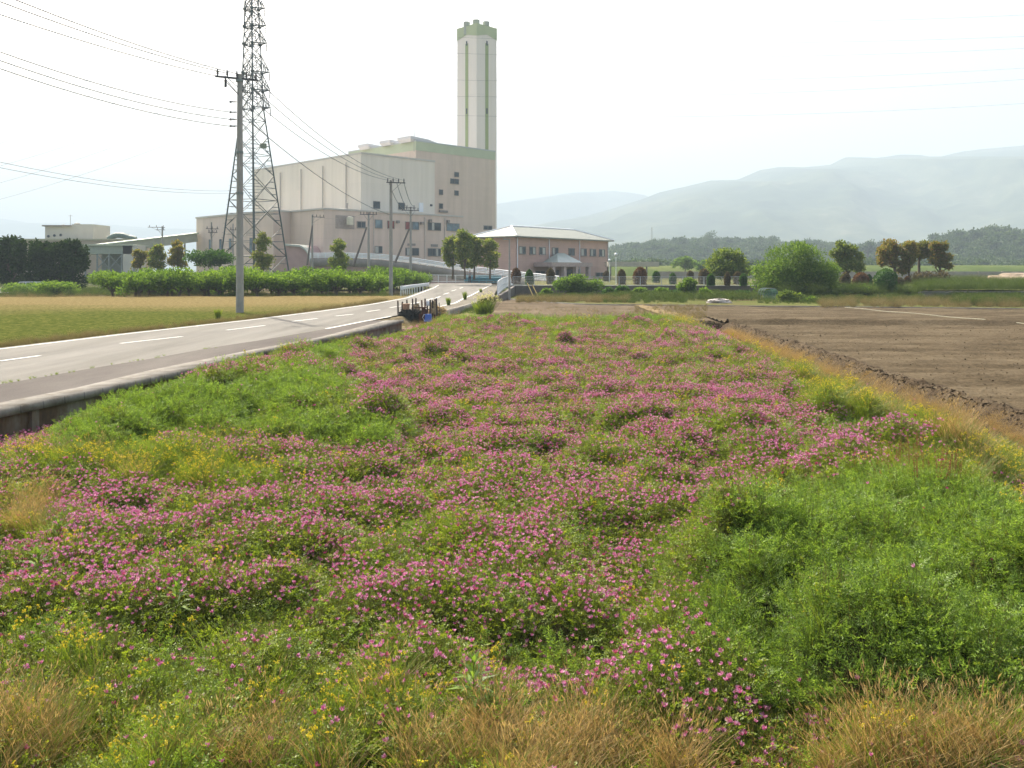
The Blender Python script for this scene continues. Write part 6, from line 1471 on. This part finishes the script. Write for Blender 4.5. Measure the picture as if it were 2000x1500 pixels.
# ================================================================== WOODPILE AND GARDEN THINGS
ST = [(777.5, 588, 630), (786.5, 590, 603), (796, 586, 603), (806.5, 584, 612), (812, 583, 603), (820, 600, 626), (824, 587, 627), (829.5, 584, 612), (834, 591, 612), (840, 586, 612), (845, 587, 606), (848.5, 585, 608), (854, 583, 604), (859, 592, 612)]
STL = ['tall dark stake at the left end of the woodpile', 'dark stake just left of the wicker basket', 'dark stake rising behind the wicker basket', 'tall stake right of the basket in the dark netting', 'short dark stake at the back of the pile',
 'rusty stake leaning by the blue bucket', 'rusty tall stake just left of the blue bucket', 'rusty tall stake behind the blue bucket', 'short grey stake above the blue bucket', 'thick dark stake right of the white bag', 'short stake among the straw stakes', 'brown stake standing in the straw heap', 'thick stake at the right end of the straw heap', 'thin lone stick at the right of the pile on the curb']
for i, (px, a_, b_) in enumerate(ST):
    Y = 43.3 + (i % 3) * .5; p0 = W(px, b_, Y); p0.z = min(p0.z, .3); p1 = W(px + rng.normal() * .8, a_, Y); t = thing('wooden_stake', STL[i], 'stake', p0, 'stakes of the woodpile')
    m = MB(); m.path([p0, p0.lerp(p1, .5) + Vector((rng.normal() * .01, 0, 0)), p1], [.045, .042, .038] if i != 13 else [.02] * 3, 7); m.build('shaft', M['rust'] if i in (5, 6, 7, 11) else M['wood'], t)
    m = MB(); m.tube(p1, p1 + Vector((0, 0, .02)), .04 if i != 13 else .018, n=7); m.build('cut_end', M['bark'], t)
def mound(name, label, cat, px, top, bot, wpx, Y, mat, seed, rough=.25, flat_=1.0):
    b = W(px, bot, Y); b.z = max(b.z, .02); rx = wpx / 2 * Y / F; h = ZP(top, Y) - b.z; n = 28; rg = np.random.default_rng(seed)
    V = []; 
    for j in range(13):
        ph = j / 12 * math.pi / 2
        for k in range(n):
            a = k / n * 6.283; q = 1 + rough * (vn(np.array([a * 2.2 + 9]), np.array([j * .6 + seed]), seed)[0] - .5) * 2 + rough * .5 * (rg.random() - .5)
            V.append((b.x + rx * math.cos(a) * max(math.cos(ph), 0) ** .45 * q, b.y + rx * .8 * math.sin(a) * max(math.cos(ph), 0) ** .45 * q, b.z - .05 + (h + .05) * math.sin(ph) * (1 + (q - 1) * .5)))
    Fc = [(j * n + k, j * n + (k + 1) % n, (j + 1) * n + (k + 1) % n, (j + 1) * n + k) for j in range(12) for k in range(n)]
    me = bpy.data.meshes.new(name); me.from_pydata(V, [], Fc); o = link_mesh(name, me, None, [mat]); return tag(o, label, cat)
netm = plain('black_net', (.018, .02, .016), .8, .5, 14, bmp=.05); strw = plain('straw_heap', (.34, .25, .15), .95, .35, 12, bmp=.05)
mound('net_heap', 'rounded heap wrapped in black netting at the left of the woodpile', 'heap', 792, 604, 632, 30, 43, netm, 3, .2)
mound('net_heap', 'second black netted heap behind the rusty boards', 'heap', 812, 607, 630, 26, 43.4, netm, 4, .22)
o = mound('straw_heap', 'slumped heap of pale straw right of the blue bucket', 'heap', 853, 602, 626, 40, 45.2, strw, 5, .35)
def hair(o, name, n, L, mat, seed, wd=.012):
    me = o.data; rg = np.random.default_rng(seed); co = np.array([v_.co for v_ in me.vertices]); i = rg.integers(0, len(co), n); c = co[i] + rg.normal(size=(n, 3)) * .03
    d = unit(rg.normal(size=(n, 3)) * [1, 1, .5] + [0, 0, .1]); V, Fc = quads(c - d * L * .5, d, unit(np.cross(d, rg.normal(size=(n, 3)))), L * (.5 + rg.random(n)), np.full(n, wd), .15); npmesh(name, V, Fc, [mat], o)
hair(o, 'loose_straw', 900, .28, LM['straw'], 1)
for q in [x_ for x_ in COL.objects if x_.name.startswith('net_heap')]: hair(q, 'loose_twigs', 500, .14, netm, 2, .02)
mb_ = mound('straw_bundle', 'small bundle of pale straw among the stakes behind the rusty boards', 'straw', 812, 595, 608, 16, 43.8, strw, 8, .3)
mb2 = mound('straw_bundle', 'upright sheaf of brown straw between the stakes at the right', 'straw', 846, 590, 612, 14, 43.9, strw, 9, .3)
# basket
p = W(793.5, 605, 43); t = thing('wicker_basket', 'reddish wicker basket set on top of the netted heap', 'basket', p); m = MB(); wk = plain('wicker', (.34, .20, .13), .9, .3, 20)
for k in range(6): m.lathe(p + Vector((0, 0, .045 * k + .0)), [(.155, 0), (.175, .02), (.155, .042)], 16)
m.build('woven_side', wk, t); m = MB(); m.lathe(p + Vector((0, 0, .27)), [(.19, 0), (.19, .03), (.15, .03)], 16); m.build('rim', wk, t)
p = W(826, 608, 43.1); t = thing('rusty_frame', 'rust red boards standing between the netted heap and the bucket', 'board', (p.x, p.y, .1)); 
for k, (dx, w_, zt) in enumerate(((-.14, .13, 613), (.02, .14, 600), (.14, .10, 604))): m = MB(); m.box((p.x + dx, p.y + k * .04, (ZP(zt, 43) + .1) / 2), (w_, .03, ZP(zt, 43) - .1)); m.build('board', M['rust'], t)
m = MB(); m.box((p.x - .1, p.y - .04, ZP(601, 43)), (.62, .03, .05)); m.build('cross_board', M['rust'], t)
p = W(836.5, 628, 42.9); t = thing('blue_bucket', 'bright blue plastic bucket turned upside down in front of the woodpile', 'bucket', p); blu = plain('blue_plastic', (.035, .11, .42), .4, .08, 3)
m = MB(); m.lathe(p, [(.215, 0), (.215, .03), (.20, .04), (.155, .36), (.15, .37), (.02, .37)], 20); m.build('bucket_body', blu, t, smooth=False)
m = MB(); m.lathe(p + Vector((0, 0, .0)), [(.225, 0), (.225, .035)], 20); m.build('rim', blu, t); m = MB(); m.path([p + Vector((-.2, -.02, .05)), p + Vector((-.27, -.05, .2)), p + Vector((-.23, -.03, .33)), p + Vector((-.16, 0, .34))], .012, 5); m.build('handle', M['white'], t)
tag(mound('white_bag', 'crumpled white plastic bag between the stakes', 'bag', 836, 588, 595, 9, 43.9, M['white'], 12, .3), None)
tag(mound('rubble_pile', 'flat pile of pale sheets and rubble at the edge of the plowed field', 'pile', 1405, 584, 594, 46, 64, plain('pale_rubble', (.42, .37, .33), .85, .25, 2), 14, .25), None)
for x0, y0, x1, y1, lab in ((1030, 553, 1042, 580, 'left of two leaning yellow garden canes'), (1040, 557, 1052, 581, 'right of two leaning yellow garden canes')):
    Y = 77; a, b = W(x0, y0, Y + .5), W(x1, y1, Y - .5); t = thing('garden_cane', lab, 'cane', b, 'leaning garden canes'); m = MB(); m.tube(b, a, .045, .035, 7); m.build('shaft', plain('yellow_cane', (.50, .36, .10), .6), t); m = MB(); m.tube(a, a + (a - b).normalized() * .06, .05, n=7); m.build('tip', M['wood'], t)
# net frame
t = thing('net_tunnel', 'hooped tunnel covered with faded green netting beside the big bush', 'frame', W(1505, 584, 70)); hoops = MB(); Y = 70
for dy in (0, .7, 1.4):
    hoops.path([Vector((XP(1505, Y) + .62 * math.copysign(abs(math.cos(a)) ** .5, math.cos(a)), Y + dy, .4 + .95 * abs(math.sin(a)) ** .6)) for a in np.linspace(0, math.pi, 13)], .025, 6)
hoops.build('hoop', M['steel'], t)
nm = MB()
pts_ = [Vector((XP(1505, Y) + .6 * math.copysign(abs(math.cos(a)) ** .5, math.cos(a)), 0, .4 + .93 * abs(math.sin(a)) ** .6)) for a in np.linspace(0, math.pi, 13)]
for i in range(2, 11):
    for k in range(8): nm.tube((pts_[i].x, Y + k * .2, pts_[i].z), (pts_[i + 1].x, Y + (k + 1) * .2 - .2, pts_[i + 1].z), .012, n=3); nm.tube((pts_[i].x, Y + k * .2, pts_[i].z), (pts_[i].x, Y + k * .2 + .2, pts_[i].z), .012, n=3)
for k in range(-6, 7):
    nm.tube((XP(1505, Y) + k * .09, Y + .02, .42), (XP(1505, Y) + k * .09, Y + .02, 1.28 - .02 * abs(k)), .012, n=3)
for z in np.arange(.45, 1.25, .09): nm.tube((XP(1505, Y) - .58, Y + .02, z), (XP(1505, Y) + .58, Y + .02, z), .012, n=3)
nm.build('netting', plain('green_netting', (.10, .25, .20), .7), t)
# white hose across the plowed field
a, b = U(1650, 600.5, .42), U(2120, 642, .42); pts = [a.lerp(b, k / 20) + Vector((0, 0, .02 * math.sin(k))) for k in range(21)]
m = MB(); m.path(pts, .016, 5); tag(m.build('hose', plain('pale_hose', (.30, .29, .20), .6)), 'pale hose stretched straight across the far part of the plowed field', 'hose')
# soil mound at the far right
mm = mound('soil_mound', 'light brown soil mound at the far right behind the grass bank', 'mound', 2010, 534, 558, 170, 104, plain('mound_soil', (.30, .23, .16), .95, .2, .5, bmp=.05), 21, .12); 
flat('bare_soil', [W(1850, 558, 92) , W(1990, 558, 92), W(2000, 551, 115), W(1850, 551, 115)], plain('mound_soil', (.3, .2, .1)))
cb = W(1906, 553, 98); m = MB(); m.box(cb + Vector((0, 0, .15)), (.6, .4, .3)); m.box(cb + Vector((.1, 0, .33)), (.3, .3, .08)); tag(m.build('crate', M['white']), 'small white crate lying on bare soil left of the brown mound', 'crate')

# ================================================================== LEFT: DISTANT BUILDINGS, CONVEYOR, VAN
pale = plain('pale_render', (.52, .50, .43), .85, .06, .5)
t = thing('pale_building', 'pale flat roofed building with three round windows beyond the dark conifers', 'building', (XP(135, 190), 190, 1)); Y = 190
m = MB(); m.box((XP(161, Y), Y + 4, (ZP(438, Y) + 1) / 2), (XP(182, Y) - XP(140, Y), 8, ZP(438, Y) - 1)); m.build('tall_block', pale, t)
m = MB(); m.box((XP(114, Y), Y + 3.5, (ZP(442, Y) + 1) / 2), (XP(140, Y) - XP(88, Y), 7, ZP(442, Y) - 1)); m.build('low_block', pale, t)
m = MB(); m.box((XP(112, Y), Y + 3.3, ZP(441, Y)), (XP(140, Y) - XP(85, Y), 7.8, .3)); m.build('roof', M['frame'], t)
for px, row in ((95, 461.5), (106.5, 460), (119, 459)):
    m = MB(); m.tube((XP(px, Y), Y + .1, ZP(row, Y)), (XP(px, Y), Y - .12, ZP(row, Y)), .32, n=14); f_ = m.build('window', M['frame'], t); m = MB(); m.tube((XP(px, Y), Y - .1, ZP(row, Y)), (XP(px, Y), Y - .15, ZP(row, Y)), .25, n=14); m.build('pane', M['glass'], f_)
for px, row in ((115, 441), (142, 437.5)):
    m = MB(); r = 6.5 * Y / F; m.lathe((XP(px, Y), Y + 2, ZP(row, Y) - .1), [(r, 0), (r * .9, r * .35), (r * .6, r * .55), (.02, r * .65)], 14); m.build('roof_dome', plain('dome_olive', (.20, .20, .16), .7), t)
m = MB(); m.tube((XP(133, Y), Y + 1, ZP(442, Y)), (XP(133, Y), Y + 1, ZP(419, Y)), .05, n=5); m.box((XP(133, Y), Y + 1, ZP(421, Y)), (.9, .05, .05)); m.build('aerial', M['steel'], t)
Y = 176
t = thing('low_hall', 'long low brownish hall with a dark humped roof light left of the conveyor', 'building', (XP(150, Y), Y, 1))
m = MB(); m.box((XP(150, Y), Y + 5, (ZP(469, Y) + 1) / 2), (XP(268, Y) - XP(50, Y), 10, ZP(469, Y) - 1)); m.build('wall', plain('hall_wall', (.36, .30, .22), .85, .08, .4), t)
m = MB(); m.box((XP(155, Y), Y + 5, ZP(468, Y)), (XP(272, Y) - XP(48, Y), 10.4, .35)); m.build('roof', plain('hall_roof', (.40, .38, .26), .8), t)
m = MB(); m.path([Vector((XP(194 + k * 6, Y), Y + 4, ZP([466, 462, 459, 458, 458, 459, 461, 463, 464, 466][k], Y))) for k in range(10)], .6, 8); m.build('roof_light', plain('dark_green_roof', (.07, .12, .10), .6), t)
Y = 150
t = thing('green_shed', 'pale green corrugated shed with open lattice front behind the conifers', 'shed', (XP(215, Y), Y, .8)); shg = plain('shed_green', (.26, .30, .25), .6, .12, 2, stretch=(3, 3, .2))
m = MB(); m.box((XP(205, Y), Y + 3, (ZP(479, Y) + ZP(496, Y)) / 2), (XP(256, Y) - XP(150, Y), 6, ZP(479, Y) - ZP(496, Y))); m.build('upper_wall', shg, t)
m = MB(); m.box((XP(205, Y), Y + 3, ZP(478.5, Y)), (XP(259, Y) - XP(148, Y), 6.6, .25)); m.build('roof', plain('shed_roof', (.42, .46, .36), .6), t)
m = MB(); m.box((XP(210, Y), Y + 5.8, (ZP(496, Y) + .8) / 2), (XP(250, Y) - XP(166, Y), .2, ZP(496, Y) - .8)); m.build('back_wall', plain('shed_back', (.20, .23, .22), .8), t)
for px in (167, 190, 213, 238, 262): m = MB(); m.box((XP(px, Y), Y, (ZP(496, Y) + .8) / 2), (.22, .22, ZP(496, Y) - .8)); m.build('post', M['steel'], t)
m = MB()
for a_, b_ in ((190, 213), (213, 238)): z0, z1 = ZP(525, Y), ZP(498, Y); m.tube((XP(a_, Y), Y, z0), (XP(b_, Y), Y, z1), .1, n=4); m.tube((XP(b_, Y), Y, z0), (XP(a_, Y), Y, z1), .1, n=4)
m.build('brace', M['steel'], t)
m = MB(); m.box((XP(255, Y), Y + 1.5, (ZP(479, Y) + .8) / 2), (XP(270, Y) - XP(240, Y), 3, ZP(479, Y) - .8)); m.build('side_tower', pale, t)
# covered conveyor
a = W(196, 478, 158); b = Vector((bL.x - .1, bL.y - 1, ZP(457, bL.y))); t = thing('covered_conveyor', 'long pale green covered conveyor rising to the left end of the storehouse', 'conveyor bridge', a)
d = (b - a).normalized(); sx = Vector((d.y, -d.x, 0)).normalized(); m = MB(); m.box((a + b) / 2 - Vector((0, 0, .8)), ((b - a).length, 2.6, 1.6), d, sx, d.cross(sx)); m.build('gallery', plain('gallery_wall', (.36, .36, .27), .75, .1, .8), t)
m = MB(); m.box((a + b) / 2 + Vector((0, 0, .06)), ((b - a).length + .4, 3.0, .22), d, sx, d.cross(sx)); m.build('roof', plain('gallery_roof', (.42, .50, .36), .5), t)
for k in (.25, .55, .86):
    p = a.lerp(b, k); m = MB()
    for o1 in (-1.1, 1.1): m.tube(p + sx * o1 + Vector((0, 0, -1.6)), Vector((p.x, p.y, .8)) + sx * o1 * 1.5, .16, n=6)
    m.tube(p + sx * 1.1 + Vector((0, 0, -1.8)), Vector((p.x, p.y, 3)) - sx * 1.3, .08, n=5); m.build('trestle', M['steel'], t)
# white van partly hidden by the hedge
Y = 96; vx = XP(59, Y); zb_ = .15; t = thing('white_van', 'small white car half hidden behind the low hedge at the left', 'car', (vx, Y, zb_))
prof = [(-1.7, .25), (-1.72, .8), (-1.2, .95), (-.75, 1.4), (.9, 1.42), (1.55, 1.0), (1.62, .7), (1.6, .25)]
m = MB(); n = len(prof); V_ = [(vx + x_, Y - .75, zb_ + z_) for x_, z_ in prof] + [(vx + x_, Y + .75, zb_ + z_) for x_, z_ in prof]
m.add(V_, [tuple(range(n)), tuple(range(n, 2 * n))[::-1]] + [(i, n + i, n + (i + 1) % n, (i + 1) % n) for i in range(n)]); m.build('body', M['white'], t)
for q in ([(-1.08, .97), (-.7, 1.32), (-.1, 1.33), (-.1, .97)], [(0, .97), (0, 1.33), (.82, 1.33), (1.35, .97)]): m = MB(); m.add([(vx + x_, Y - .765, zb_ + z_) for x_, z_ in q] + [(vx + x_, Y - .755, zb_ + z_) for x_, z_ in q], [(0, 1, 2, 3)[::-1], (4, 5, 6, 7)]); m.build('window', M['glass'], t)
for x_ in (-1.1, 1.1):
    m = MB(); m.tube((vx + x_, Y - .78, zb_ + .28), (vx + x_, Y - .6, zb_ + .28), .28, n=16); wh = m.build('wheel', M['dark'], t); m = MB(); m.tube((vx + x_, Y - .79, zb_ + .28), (vx + x_, Y - .78, zb_ + .28), .16, n=12); m.build('rim', M['steel'], wh)
flat('yard', [W(-300, 572, 84), W(60, 572, 84), W(60, 562, 105), W(-300, 562, 105)], plain('yard_grey', (.3, .29, .27), .9))
